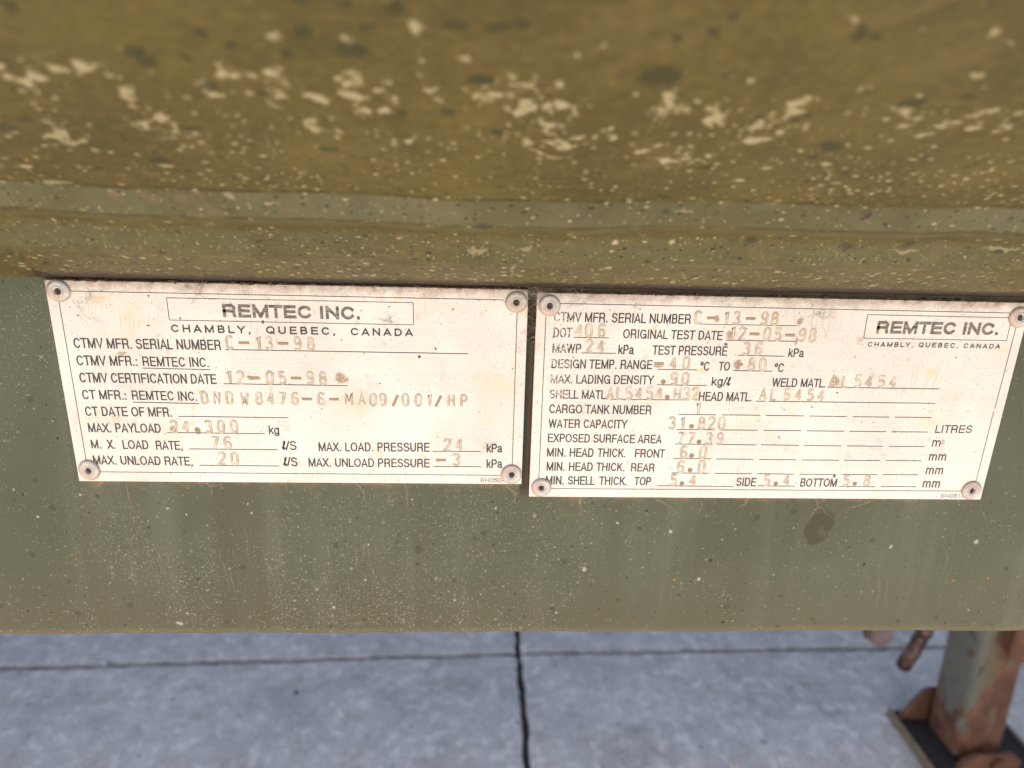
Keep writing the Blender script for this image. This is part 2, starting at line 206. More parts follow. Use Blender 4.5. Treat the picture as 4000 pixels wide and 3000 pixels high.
# ------------------------------------------------------------------ node helper
class NT:
    def __init__(s, name):
        s.m = bpy.data.materials.new(name)
        s.m.use_nodes = True
        s.t = s.m.node_tree
        s.b = s.t.nodes['Principled BSDF']
        s.tc = s.t.nodes.new('ShaderNodeTexCoord')
        s.uv = s.tc.outputs['UV']
        s.ob = s.tc.outputs['Object']
    def put(s, sock, v):
        if isinstance(v, bpy.types.NodeSocket):
            s.t.links.new(v, sock)
        elif isinstance(v, (tuple, list)) and len(v) == 3 and sock.type == 'RGBA':
            sock.default_value = (*v, 1)
        else:
            sock.default_value = v
    def math(s, op, a, b=0.0, c=None, clamp=False):
        n = s.t.nodes.new('ShaderNodeMath'); n.operation = op; n.use_clamp = clamp
        s.put(n.inputs[0], a); s.put(n.inputs[1], b)
        if c is not None: s.put(n.inputs[2], c)
        return n.outputs[0]
    def mul(s, a, b): return s.math('MULTIPLY', a, b)
    def add(s, a, b): return s.math('ADD', a, b)
    def sub(s, a, b): return s.math('SUBTRACT', a, b)
    def mx(s, a, b): return s.math('MAXIMUM', a, b)
    def vec(s, op, a, b):
        n = s.t.nodes.new('ShaderNodeVectorMath'); n.operation = op
        s.put(n.inputs[0], a); s.put(n.inputs[1], b)
        return n.outputs['Value'] if op in ('LENGTH', 'DISTANCE') else n.outputs[0]
    def scale(s, v, xyz): return s.vec('MULTIPLY', v, xyz)
    def xyz(s, v):
        n = s.t.nodes.new('ShaderNodeSeparateXYZ'); s.put(n.inputs[0], v); return n.outputs
    def noise(s, v, sc, det=3.0, rough=0.55, dist=0.0, col=False):
        n = s.t.nodes.new('ShaderNodeTexNoise')
        s.put(n.inputs['Vector'], v); n.inputs['Scale'].default_value = sc
        n.inputs['Detail'].default_value = det; n.inputs['Roughness'].default_value = rough
        n.inputs['Distortion'].default_value = dist
        return n.outputs['Color'] if col else n.outputs['Fac']
    def smooth(s, x, a, b, lo=0.0, hi=1.0):
        n = s.t.nodes.new('ShaderNodeMapRange'); n.interpolation_type = 'SMOOTHSTEP'
        s.put(n.inputs['Value'], x); s.put(n.inputs['From Min'], a); s.put(n.inputs['From Max'], b)
        s.put(n.inputs['To Min'], lo); s.put(n.inputs['To Max'], hi)
        return n.outputs[0]
    def mix(s, f, a, b):
        n = s.t.nodes.new('ShaderNodeMix'); n.data_type = 'RGBA'
        s.put(n.inputs['Factor'], f); s.put(n.inputs[6], a); s.put(n.inputs[7], b)
        return n.outputs[2]
    def warp(s, v, sc, amt):
        c = s.noise(v, sc, 2.0, 0.5, col=True)
        d = s.vec('SUBTRACT', c, (0.5, 0.5, 0.5))
        return s.vec('ADD', v, s.scale(d, (amt, amt, 0)))
    def spots(s, v, cell, r0, r1, p, dens=None, soft=0.45, off=0.0):
        """scattered spots: cell size in metres, radii in cell units, share p of the cells, density 0..1"""
        vv = s.vec('ADD', v, (off, off * 1.7, 0))
        n = s.t.nodes.new('ShaderNodeTexVoronoi'); n.voronoi_dimensions = '2D'; n.feature = 'F1'
        s.put(n.inputs['Vector'], vv); n.inputs['Scale'].default_value = 1.0 / cell
        rgb = s.xyz(n.outputs['Color'])
        pp = s.mul(dens, p) if dens is not None else p
        on = s.math('LESS_THAN', rgb[0], pp)
        rad = s.math('MULTIPLY_ADD', s.mul(rgb[1], rgb[1]), r1 - r0, r0)
        msk = s.smooth(n.outputs['Distance'], s.mul(rad, 1.0 + soft * 0.4), s.mul(rad, 1.0 - soft))
        return s.mul(msk, on)
    def blobs(s, v, lst, soft=0.35):
        out = None
        for (cx, cy, rx, ry) in lst:
            d = s.vec('SUBTRACT', v, (cx, cy, 0))
            l = s.vec('LENGTH', s.scale(d, (1 / rx, 1 / ry, 0)), (0, 0, 0))
            mk = s.smooth(l, 1 + soft * .6, 1 - soft)
            out = mk if out is None else s.mx(out, mk)
        return out
    def bump(s, h, strength, dist):
        n = s.t.nodes.new('ShaderNodeBump'); s.put(n.inputs['Height'], h)
        n.inputs['Strength'].default_value = strength; n.inputs['Distance'].default_value = dist
        s.t.links.new(n.outputs[0], s.b.inputs['Normal'])
    def out(s, col, rough=0.6, metal=0.0, spec=0.5):
        s.put(s.b.inputs['Base Color'], col); s.put(s.b.inputs['Roughness'], rough)
        s.put(s.b.inputs['Metallic'], metal); s.put(s.b.inputs['Specular IOR Level'], spec)
        return s.m

# ------------------------------------------------------------------ mesh helpers
def mesh_obj(name, verts, faces, mat=None, parent=None, uvs=None, smooth=False):
    me = bpy.data.meshes.new(name)
    me.from_pydata([tuple(v) for v in verts], [], [tuple(f) for f in faces])
    if uvs is not None:
        l = me.uv_layers.new(name='UVMap')
        for lp in me.loops:
            l.data[lp.index].uv = uvs[lp.vertex_index]
    if smooth is True:
        me.polygons.foreach_set('use_smooth', [True] * len(me.polygons))
    me.update()
    o = bpy.data.objects.new(name, me)
    COL.objects.link(o)
    if mat: me.materials.append(mat)
    if parent: o.parent = parent
    return o
def tag(o, label=None, cat=None, group=None, kind=None):
    if label: o['label'] = label
    if cat: o['category'] = cat
    if group: o['group'] = group
    if kind: o['kind'] = kind
    return o
def empty(name, loc):
    o = bpy.data.objects.new(name, None); COL.objects.link(o); o.location = loc
    o.empty_display_size = 0.05
    return o
def sharp(o, ang=35):
    me = o.data
    me.polygons.foreach_set('use_smooth', [True] * len(me.polygons))
    me.set_sharp_from_angle(angle=R(ang))
    return o
def bevel(o, wd, seg=3):
    b = o.modifiers.new('bevel', 'BEVEL'); b.width = wd; b.segments = seg; b.limit_method = 'ANGLE'
    b.harden_normals = False
    return sharp(o)
class MB:
    def __init__(s): s.v = []; s.f = []
    def box(s, c, d, rot=None):
        b = len(s.v)
        for x in (-.5, .5):
            for y in (-.5, .5):
                for z in (-.5, .5):
                    p = Vector((x * d[0], y * d[1], z * d[2]))
                    if rot: p = rot @ p
                    s.v.append(p + Vector(c))
        s.f += [tuple(b + i for i in q) for q in ((0, 1, 3, 2), (4, 6, 7, 5), (0, 4, 5, 1), (2, 3, 7, 6), (0, 2, 6, 4), (1, 5, 7, 3))]
        return s
    def tube(s, pts, rads, n=12, cap=True):
        b = len(s.v); P = [Vector(p) for p in pts]
        if not hasattr(rads, '__len__'): rads = [rads] * len(P)
        up = None
        for i, p in enumerate(P):
            t = (P[min(i + 1, len(P) - 1)] - P[max(i - 1, 0)]).normalized()
            if up is None:
                up = t.orthogonal().normalized()
            up = (up - t * up.dot(t)).normalized(); sd = t.cross(up)
            for k in range(n):
                a = 2 * math.pi * k / n
                s.v.append(p + (up * math.cos(a) + sd * math.sin(a)) * rads[i])
        for i in range(len(P) - 1):
            for k in range(n):
                s.f.append((b + i * n + k, b + i * n + (k + 1) % n, b + (i + 1) * n + (k + 1) % n, b + (i + 1) * n + k))
        if cap:
            s.f.append(tuple(b + k for k in range(n))[::-1]); s.f.append(tuple(b + (len(P) - 1) * n + k for k in range(n)))
        return s
    def prism(s, poly, to3, a, b_):
        """2D outline swept between two depths; to3(u, v, depth) gives the point"""
        b = len(s.v); n = len(poly)
        for dd in (a, b_):
            for (u, v) in poly: s.v.append(Vector(to3(u, v, dd)))
        s.f.append(tuple(range(b, b + n))[::-1]); s.f.append(tuple(range(b + n, b + 2 * n)))
        for i in range(n):
            j = (i + 1) % n; s.f.append((b + i, b + j, b + n + j, b + n + i))
        return s
    def make(s, name, mat, parent=None): return mesh_obj(name, s.v, s.f, mat, parent)

random.seed(7)

# ------------------------------------------------------------------ materials
def paint_belly():
    n = NT('olive_paint_underside')
    u = n.uv; X = n.xyz(u)
    w1 = n.warp(u, 160, 0.004); w2 = n.warp(u, 700, 0.0012)
    big = n.noise(u, 14, 4, 0.6)
    base = n.mix(n.smooth(big, 0.3, 0.7), (0.0520, 0.0385, 0.0072), (0.0720, 0.0540, 0.0110))
    fine = n.noise(n.scale(u, (.7, 1, 1)), 420, 5, 0.72)
    base = n.mix(n.mul(n.smooth(fine, 0.48, 0.72), 0.50), base, (0.124, 0.090, 0.028))
    base = n.mix(n.mul(n.smooth(fine, 0.47, 0.30), 0.55), base, (0.030, 0.022, 0.006))
    mot = n.noise(n.warp(u, 30, .01), 55, 4, .62)
    base = n.mix(n.mul(n.smooth(mot, .52, .70), .35), base, (0.098, 0.073, 0.024))
    base = n.mix(n.mul(n.smooth(mot, .46, .32), .35), base, (0.036, 0.028, 0.007))
    # diagonal rubbed streaks of dust
    rot = n.t.nodes.new('ShaderNodeVectorRotate'); rot.rotation_type = 'Z_AXIS'
    n.put(rot.inputs['Vector'], u); rot.inputs['Angle'].default_value = R(-32)
    sm = n.noise(n.scale(rot.outputs[0], (14, 120, 1)), 1.0, 3, 0.6)
    smk = n.mul(n.smooth(sm, 0.52, 0.75), n.smooth(n.noise(u, 9, 2), 0.4, 0.62))
    base = n.mix(n.mul(smk, 0.40), base, (0.120, 0.086, 0.036))
    # outward faces of the two lap steps: greenish skylight tone painted in
    band = n.mx(n.mul(n.smooth(X[1], B1A, B1A + .0015), n.smooth(X[1], B1B, B1B - .0015)),
                n.mul(n.mul(n.smooth(X[1], B2A, B2A + .003), n.smooth(X[1], B2B, B2B - .003)), 0.55))
    bn = n.noise(n.scale(u, (1, 0.6, 1)), 45, 4, 0.65)
    bcol = n.mix(n.smooth(bn, 0.35, 0.65), (0.056, 0.051, 0.022), (0.086, 0.081, 0.044))
    bcol = n.mix(n.mul(n.smooth(n.noise(u, 60, 3, 0.6), 0.56, 0.68), 0.65), bcol, (0.130, 0.086, 0.048))
    bcol = n.mix(n.mul(n.smooth(n.noise(n.scale(u, (1, 1, 1)), 33, 2, 0.6), 0.60, 0.70), 0.6), bcol, (0.078, 0.088, 0.055))
    base = n.mix(n.mul(band, 0.62), base, bcol)
    vv = n.add(X[1], n.mul(n.sub(n.noise(u, 70, 3, .6), .5), .002))
    for e_ in (B1A, B1B, B2A):
        ln_ = n.mul(n.smooth(n.math('ABSOLUTE', n.sub(vv, e_)), .0009, .0002), n.smooth(n.noise(u, 55, 3, .6), .42, .6))
        base = n.mix(n.mul(ln_, .7), base, (0.020, 0.014, 0.006) if e_ != B2A else (0.13, 0.085, 0.045))
    # cream overspray flecks, clustered in scallops
    clus = n.blobs(n.warp(u, 40, 0.02), BELLY_CLUSTERS, 0.6)
    prox = n.smooth(X[1], 0.096, 0.118)
    far = n.smooth(X[1], 0.165, 0.150)
    dens = n.mul(clus, far)
    cream = n.mix(n.noise(u, 500, 2), (0.185, 0.152, 0.080), (0.37, 0.310, 0.185))
    w3 = n.warp(n.warp(u, 220, .004), 650, .0022)
    nz = n.noise(n.scale(n.warp(u, 90, .004), (.72, 1.05, 1)), 260, 3, .60)
    f1 = n.mul(n.smooth(n.add(nz, n.mul(dens, .155)), .655, .735), n.smooth(dens, .05, .4))
    f1 = n.mx(f1, n.mul(n.spots(n.scale(w3, (.8, 1, 1)), 0.0052, 0.10, 0.40, 0.30, dens, 0.75), .7))
    f2 = n.spots(n.scale(w3, (.8, 1, 1)), 0.0036, 0.08, 0.38, 0.55, n.mul(n.add(n.mul(dens, 0.8), 0.20), n.smooth(X[1], .1, .118)), 0.6, 3.1)
    mid = n.mul(n.smooth(X[1], 0.03, 0.085), n.smooth(X[1], 0.175, 0.135))
    pat = n.smooth(n.noise(u, 32, 3, 0.6), 0.40, 0.62)
    f3 = n.spots(n.scale(w2, (.7, 1, 1)), 0.0021, 0.06, 0.34, 0.78, n.mul(n.mul(n.smooth(X[1], .090, .097), n.smooth(X[1], .160, .115)), n.add(n.mul(pat, 0.75), 0.25)), 0.6, 7.7)
    lowm = n.smooth(X[1], 0.115, 0.07)
    lowA = n.smooth(X[1], 0.052, 0.046)
    f6 = n.spots(n.scale(n.warp(u, 500, .001), (.65, .42, 1)), 0.0022, 0.08, 0.34, 0.42, n.mul(lowA, n.add(n.mul(pat, .6), .4)), 0.5, 2.3)
    f7 = n.spots(n.scale(n.warp(u, 400, .0016), (.6, .42, 1)), 0.0036, 0.06, 0.24, 0.5, n.mx(lowA, n.mul(n.smooth(X[1], .062, .066), n.smooth(X[1], .076, .073))), 0.5, 6.1)
    f4 = n.spots(n.scale(w2, (.75, 1, 1)), 0.0012, 0.08, 0.34, 0.38, n.mul(lowm, n.add(n.mul(pat, 0.5), 0.5)), 0.5, 1.3)
    f5 = n.spots(n.warp(n.scale(u, (.7, 1, 1)), 500, .0016), 0.0040, 0.04, 0.15, 0.34, lowm, 0.4, 5.2)
    fl = n.mx(n.mx(n.mul(n.mx(f6, f7), .95), n.mx(n.mul(f1, 0.8), n.mul(f2, 0.75))), n.mx(n.mul(f3, 0.8), n.mx(n.mul(f4, 0.6), n.mul(f5, 0.8))))
    base = n.mix(fl, base, cream)
    rot2 = n.t.nodes.new('ShaderNodeVectorRotate'); rot2.rotation_type = 'Z_AXIS'
    n.put(rot2.inputs['Vector'], n.warp(u, 20, .01)); rot2.inputs['Angle'].default_value = R(11)
    scn = n.noise(n.scale(rot2.outputs[0], (20, 900, 1)), 1.0, 2, .5)
    scr = n.mul(n.smooth(scn, .69, .73), n.smooth(n.noise(u, 40, 2), .52, .62))
    base = n.mix(n.mul(scr, .5), base, (0.17, 0.13, 0.07))
    # dark drips and oily spots
    d1 = n.spots(w1, 0.017, 0.06, 0.17, 0.30, None, 0.6, 11.0)
    d2 = n.spots(n.scale(w2, (.7, 1, 1)), 0.0034, 0.06, 0.24, 0.26, lowm, 0.5, 13.0)
    d3 = n.spots(n.scale(w2, (.7, 1, 1)), 0.0018, 0.08, 0.30, 0.26, lowm, 0.5, 19.0)
    d4 = n.spots(n.scale(n.warp(u, 400, .0014), (.6, .42, 1)), 0.0026, 0.07, 0.30, 0.55, lowA, 0.5, 29.0)
    d5 = n.spots(n.scale(n.warp(u, 500, .001), (.65, .9, 1)), 0.0024, 0.06, 0.26, 0.35, n.mul(n.smooth(X[1], .086, .092), n.smooth(X[1], .135, .100)), 0.5, 61.0)
    base = n.mix(n.mul(d5, .8), base, (0.016, 0.012, 0.005))
    base = n.mix(n.mul(d4, .85), base, (0.014, 0.010, 0.005))
    base = n.mix(n.mul(d1, 0.7), base, (0.022, 0.017, 0.006))
    base = n.mix(n.mul(n.mx(d2, d3), 0.85), base, (0.016, 0.011, 0.005))
    base = n.mix(n.mul(n.blobs(w1, BELLY_DARK, 0.35), 0.75), base, (0.022, 0.021, 0.007))
    base = n.mix(n.mul(n.blobs(n.warp(u, 300, 0.006), BELLY_PALE, 0.35), 0.8), base, (0.19, 0.15, 0.085))
    base = n.mix(n.blobs(u, BELLY_YELLOW, 0.3), base, (0.32, 0.17, 0.02))
    r1 = n.spots(w2, 0.014, 0.02, 0.06, 0.22, n.smooth(X[1], 0.08, 0.05), 0.5, 23.0)
    base = n.mix(n.mul(r1, 0.8), base, (0.24, 0.075, 0.012))
    # grime plus painted crevice shade where the belly meets the plates
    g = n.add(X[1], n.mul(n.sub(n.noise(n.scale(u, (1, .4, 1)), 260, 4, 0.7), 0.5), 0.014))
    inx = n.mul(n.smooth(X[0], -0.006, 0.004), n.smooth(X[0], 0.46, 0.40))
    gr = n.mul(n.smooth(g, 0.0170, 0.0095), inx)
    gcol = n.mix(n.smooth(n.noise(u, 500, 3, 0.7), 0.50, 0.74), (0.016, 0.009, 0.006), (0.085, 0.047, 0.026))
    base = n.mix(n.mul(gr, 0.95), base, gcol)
    h = n.add(n.mul(n.noise(u, 420, 3, 0.6), 0.35), n.mul(fl, 0.5))
    n.bump(h, 0.35, 0.0006)
    return n.out(base, n.math('MULTIPLY_ADD', fl, 0.2, 0.58), 0, 0.22)

def paint_rail():
    n = NT('olive_paint_rail')
    u = n.uv; X = n.xyz(u)
    w1 = n.warp(u, 200, 0.002); w2 = n.warp(u, 900, 0.0007)
    big = n.noise(u, 11, 4, 0.55)
    base = n.mix(n.smooth(big, 0.3, 0.72), (0.0550, 0.0555, 0.0280), (0.0730, 0.0760, 0.0430))
    # pale dust film with wiped vertical runs
    st = n.noise(n.scale(u, (42, 3.5, 1)), 1.0, 4, 0.6)
    base = n.mix(n.mul(n.smooth(st, 0.48, 0.70), 0.55), base, (0.096, 0.096, 0.063))
    run = n.smooth(n.noise(n.scale(n.warp(u, 30, 0.006), (24, 1.2, 1)), 1.0, 2, 0.5), 0.56, 0.68)
    base = n.mix(n.mul(run, 0.60), base, (0.054, 0.051, 0.0235))
    fine = n.noise(u, 1500, 2, 0.6)
    base = n.mix(n.mul(n.smooth(fine, 0.42, 0.75), 0.35), base, (0.112, 0.106, 0.070))
    # brown mud film creeping up from the lower edge
    mz = n.add(X[1], n.mul(n.sub(n.noise(n.scale(u, (1, .35, 1)), 26, 4, 0.6), 0.5), 0.05))
    mud = n.mul(n.smooth(mz, -0.128, -0.165), n.add(n.mul(n.smooth(X[0], 0.50, 0.20), 0.45), 0.55))
    base = n.mix(n.mul(mud, 0.50), base, (0.068, 0.052, 0.024))
    lip = n.smooth(n.add(X[1], n.mul(n.sub(n.noise(u, 120, 3), .5), .003)), -0.1615, -0.1680)  # warm ground bounce on the rounded lower lip, painted into the colour
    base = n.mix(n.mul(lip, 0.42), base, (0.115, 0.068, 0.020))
    # pale flecks: dense left and low, thinner to the right
    dn = n.smooth(n.noise(u, 17, 3, 0.6), 0.32, 0.66)
    left = n.smooth(X[0], 0.30, 0.16, 0.16, 1.0)
    low = n.smooth(X[1], -0.06, -0.145, 0.45, 1.0)
    dens = n.mul(n.mul(dn, left), low)
    nr = n.math('SUBTRACT', 1.0, n.mul(run, 0.75))
    dens = n.mul(dens, nr)
    f1 = n.spots(n.warp(u, 1500, .0006), 0.00095, 0.10, 0.42, 0.85, dens, 0.5, 1.0)
    f2 = n.spots(w2, 0.0021, 0.09, 0.30, 0.36, dens, 0.5, 4.0)
    f3 = n.spots(n.warp(w1, 600, .002), 0.0055, 0.03, 0.15, 0.26, n.add(n.mul(dens, 0.7), 0.15), 0.4, 9.0)
    fl = n.mx(n.mul(f1, 0.6), n.mx(n.mul(f2, 0.65), n.mul(f3, 0.75)))
    base = n.mix(fl, base, n.mix(n.noise(u, 300, 2), (0.150, 0.138, 0.092), (0.275, 0.258, 0.19)))
    white = n.spots(n.warp(u, 500, .0015), 0.021, 0.008, 0.028, 0.25, None, 0.4, 15.0)
    base = n.mix(n.mul(n.mx(white, n.blobs(n.warp(u, 500, .002), RAIL_WHITE, 0.5)), 0.7), base, (0.36, 0.335, 0.265))
    # scratches and hairline drips
    sc = n.noise(n.scale(n.warp(u, 25, 0.02), (230, 9, 1)), 1.0, 2, 0.5)
    hair = n.mul(n.smooth(n.math('ABSOLUTE', n.sub(sc, 0.5)), 0.010, 0.003), n.smooth(n.noise(u, 20, 2), 0.55, 0.68))
    base = n.mix(n.mul(hair, 0.5), base, (0.17, 0.145, 0.095))
    # dark specks, oily spots
    k1 = n.spots(w2, 0.0085, 0.025, 0.075, 0.30, None, 0.4, 31.0)
    k2 = n.spots(w2, 0.0038, 0.04, 0.11, 0.20, None, 0.4, 37.0)
    base = n.mix(n.mul(n.mx(k1, k2), 0.9), base, (0.018, 0.017, 0.013))
    base = n.mix(n.mul(n.blobs(n.warp(u, 260, .003), RAIL_BLACK, 0.25), 0.95), base, (0.013, 0.013, 0.012))
    base = n.mix(n.mul(n.spots(w1, 0.026, 0.04, 0.075, 0.5, None, 0.35, 41.0), 0.6), base, (0.037, 0.034, 0.017))
    stn = n.blobs(n.warp(n.warp(u, 160, .0028), 600, .0012), RAIL_STAIN, 0.22)
    hole = n.blobs(n.warp(u, 260, .004), RAIL_STAIN_GAP, 0.6)
    base = n.mix(n.mul(n.math('SUBTRACT', stn, n.mul(hole, 0.7), clamp=True), 0.78), base, (0.036, 0.034, 0.014))
    base = n.mix(n.mul(n.blobs(w1, RAIL_SPOTS, 0.35), 0.6), base, (0.036, 0.033, 0.017))
    # rusty orange dust line under the lower plate edges
    e1 = n.add(X[1], n.mul(n.sub(n.noise(n.scale(u, (1, .4, 1)), 120, 4, 0.7), 0.5), 0.008))
    lin1 = n.mul(n.smooth(X[1], -.080, -.086), n.mul(n.mul(n.smooth(e1, -0.0905, -0.0880), n.smooth(X[0], 0.194, 0.190)), n.smooth(X[0], 0.0, 0.004)))
    lin2 = n.mul(n.smooth(X[1], -.086, -.092), n.mul(n.mul(n.smooth(e1, -0.0968, -0.0940), n.smooth(X[0], 0.191, 0.196)), n.smooth(X[0], 0.403, 0.398)))
    base = n.mix(n.mul(n.mx(lin1, lin2), n.mul(n.smooth(n.noise(u, 90, 4, 0.7), 0.36, 0.62), 0.7)), base, (0.19, 0.105, 0.055))
    crk = n.t.nodes.new('ShaderNodeTexVoronoi'); crk.feature = 'DISTANCE_TO_EDGE'; crk.voronoi_dimensions = '2D'
    n.put(crk.inputs['Vector'], n.warp(n.warp(u, 60, 0.012), 500, .002)); crk.inputs['Scale'].default_value = 55
    cz = n.mx(n.mul(n.smooth(X[1], -0.104, -0.090), n.smooth(X[0], .2, .19)), n.mul(n.smooth(X[1], -0.108, -0.095), n.smooth(X[0], .19, .2)))
    ck = n.mul(n.mul(n.smooth(crk.outputs['Distance'], 0.018, 0.004), n.mul(cz, n.mul(n.smooth(X[0], .0, .01), n.smooth(X[0], .40, .39)))), n.smooth(n.noise(u, 45, 2), 0.48, 0.58))
    base = n.mix(n.mul(ck, 0.75), base, (0.25, 0.15, 0.085))
    topg = n.mul(n.smooth(n.add(X[1], n.mul(n.sub(n.noise(u, 400, 3, .7), .5), .001)), -.0018, -.0008), n.mul(n.smooth(X[0], -.003, .001), n.smooth(X[0], .407, .403)))
    base = n.mix(n.mul(topg, .92), base, n.mix(n.noise(u, 600, 3), (0.016, 0.010, 0.006), (0.070, 0.040, 0.023)))
    # dark grime in the slit between the two plates and beside the left plate
    slit = n.mul(n.smooth(X[0], 0.1885, 0.1900), n.smooth(X[0], 0.1955, 0.1942))
    slit = n.mul(slit, n.smooth(X[1], -0.098, -0.088))
    gcol = n.mix(n.smooth(X[0], 0.1912, 0.1922), (0.016, 0.020, 0.009), (0.052, 0.024, 0.013))
    base = n.mix(n.mul(slit, 0.9), base, gcol)
    rust = n.spots(w1, 0.017, 0.015, 0.05, 0.25, None, 0.5, 53.0)
    base = n.mix(n.mul(rust, 0.8), base, (0.27, 0.10, 0.025))
    n.bump(n.add(n.mul(n.noise(u, 500, 3, 0.6), 0.4), n.mul(fl, 0.5)), 0.3, 0.0004)
    return n.out(base, 0.6, 0, 0.22)

def paint_plain():
    n = NT('olive_paint'); u = n.ob
    b = n.mix(n.smooth(n.noise(u, 3, 5, .6), .3, .7), (0.10, 0.093, 0.048), (0.13, 0.122, 0.07))
    return n.out(b, 0.55)

def plate_mat(idx, seed, stains, specks, marks):
    n = NT('dirty_aluminium_plate')
    u = n.uv; X = n.xyz(u)
    us = n.vec('ADD', u, (seed, seed * .7, 0))
    br = n.noise(n.scale(us, (12, 2300, 1)), 1.0, 3, 0.6)
    br2 = n.noise(n.scale(us, (45, 800, 1)), 1.0, 3, 0.6)
    base = n.mix(n.smooth(n.noise(us, 18, 4, .6), .3, .7), PLATE_A, PLATE_B)
    base = n.mix(n.mul(n.smooth(br, .45, .75), .28), base, (0.80, 0.71, 0.61))
    base = n.mix(n.mul(n.smooth(br2, .52, .75), .22), base, (0.56, 0.45, 0.34))
    # yellowish bloom and grime
    w1 = n.warp(us, 150, 0.004)
    yl = n.smooth(n.noise(w1, 34, 4, .62), .54, .72)
    base = n.mix(n.mul(yl, .52), base, (0.58, 0.43, 0.26))
    gr_ = n.noise(us, 1300, 3, .7)
    base = n.mix(n.mul(n.smooth(gr_, .50, .66), .30), base, (0.36, 0.29, 0.22))
    gm = n.smooth(n.noise(n.warp(us, 80, .01), 60, 5, .7), .60, .74)
    base = n.mix(n.mul(gm, .70), base, (0.34, 0.25, 0.17))
    # greasy brown upper edge
    tz = n.add(X[1], n.mul(n.sub(n.noise(us, 190, 5, .72), .5), .011))
    base = n.mix(n.mul(n.smooth(tz, -0.0052, 0.0004), .66), base, (0.22, 0.14, 0.085))
    base = n.mix(n.mul(n.smooth(tz, -0.0010, 0.0018), .75), base, (0.085, 0.05, 0.028))
    # specks
    w2 = n.warp(us, 900, .0007)
    pt = n.smooth(n.noise(us, 45, 3, .6), .34, .62)
    s1 = n.spots(w2, 0.0022, 0.05, 0.16, 0.32, pt, .45, 2.0)
    s2 = n.spots(w2, 0.0060, 0.02, 0.07, 0.22, None, .4, 6.0)
    s3 = n.spots(w2, 0.0010, 0.08, 0.28, 0.45, pt, .5, 8.0)
    base = n.mix(n.mul(n.mx(s1, s3), .60), base, (0.27, 0.18, 0.11))
    base = n.mix(n.mul(s2, .7), base, (0.12, 0.085, 0.055))
    og = n.spots(w2, 0.0068, 0.02, 0.075, 0.32, None, .6, 12.0)
    base = n.mix(n.mul(og, .75), base, (0.60, 0.26, 0.06))
    rg = n.spots(w2, 0.016, 0.06, 0.09, 0.35, None, .35, 17.0)
    base = n.mix(n.mul(rg, .35), base, (0.40, 0.29, 0.18))
    if stains: base = n.mix(n.mul(n.blobs(n.warp(u, 180, .004), stains, .5), n.smooth(n.noise(u, 900, 3, .7), .32, .55, .45, .95)), base, (0.26, 0.165, 0.10))
    if marks: base = n.mix(n.mul(n.blobs(n.warp(u, 90, .008), marks, .8), .55), base, (0.62, 0.38, 0.16))
    if specks: base = n.mix(n.mul(n.blobs(n.warp(u, 600, .001), specks, .3), .92), base, (0.035, 0.030, 0.024))
    ring = n.smooth(n.add(n.blobs(n.warp(u, 200, .002), PL_RING[idx], 0.9), n.mul(n.noise(us, 420, 4, .7), .8)), .95, 1.35)
    base = n.mix(n.mul(ring, .6), base, (0.22, 0.145, 0.085))
    scn = n.noise(n.scale(n.warp(us, 15, .01), (30, 1400, 1)), 1.0, 2, .5)
    base = n.mix(n.mul(n.smooth(scn, .70, .74), .35), base, (0.38, 0.28, 0.19))
    # faint drips
    dr = n.noise(n.scale(n.warp(us, 30, .01), (260, 8, 1)), 1.0, 2, .5)
    hr = n.mul(n.smooth(n.math('ABSOLUTE', n.sub(dr, .5)), .012, .003), n.smooth(n.noise(us, 24, 2), .52, .66))
    base = n.mix(n.mul(hr, .35), base, (0.36, 0.26, 0.17))
    # rusty rim
    n.bump(n.add(n.mul(br, .5), n.mul(n.noise(us, 300, 4, .6), .5)), .25, .00025)
    return n.out(base, n.smooth(n.noise(us, 60, 3), .3, .7, .40, .60), 0.18, 0.4)

def ink_mat(name, wear):
    n = NT(name); u = n.ob; X = n.xyz(u)
    c = n.mix(n.noise(u, 400, 2), (0.010, 0.010, 0.009), (0.026, 0.024, 0.021))
    wn = n.noise(u, 1500, 3, .65)
    if wear == 'field':
        th = n.smooth(X[0], 0.006, 0.030, 0.50, 0.66)          # rubbed off towards the left end
        lim = n.smooth(X[2], -0.010, -0.016, 0.66, 0.0)
        th = n.mx(th, n.smooth(X[2], -0.041, -0.047, 0.0, .66))
        wm = n.smooth(wn, th, n.add(th, .05))
    elif wear == 'logo':
        wn = n.noise(n.scale(u, (260, 1, 2300)), 1.0, 3, .6)
        wm = n.smooth(wn, .40, .62, .03, .36)
    else:
        big = n.noise(u, 130, 2)
        th = n.smooth(big, .35, .65, .74, .62)
        wm = n.smooth(wn, th, n.add(th, .06))
    c = n.mix(wm, c, (0.56, 0.45, 0.34))
    return n.out(c, .45)

def stamp_mat():
    n = NT('stamped_groove'); u = n.uv; X = n.xyz(u); ob = n.ob
    e = n.math('ABSOLUTE', n.sub(X[0], .5))
    rim = n.smooth(e, .10, .34)
    dirt = n.smooth(n.noise(ob, 260, 3, .6), .30, .66)
    col = n.mix(n.mul(rim, n.math('MULTIPLY_ADD', dirt, .62, .28)), n.mix(dirt, (0.58, 0.47, 0.35), (0.43, 0.325, 0.22)), (0.255, 0.18, 0.11))
    col = n.mix(n.smooth(X[1], .5, .9), col, n.mix(n.noise(ob, 900, 3), (0.13, 0.07, 0.03), (0.33, 0.20, 0.10)))
    return n.out(col, .5)

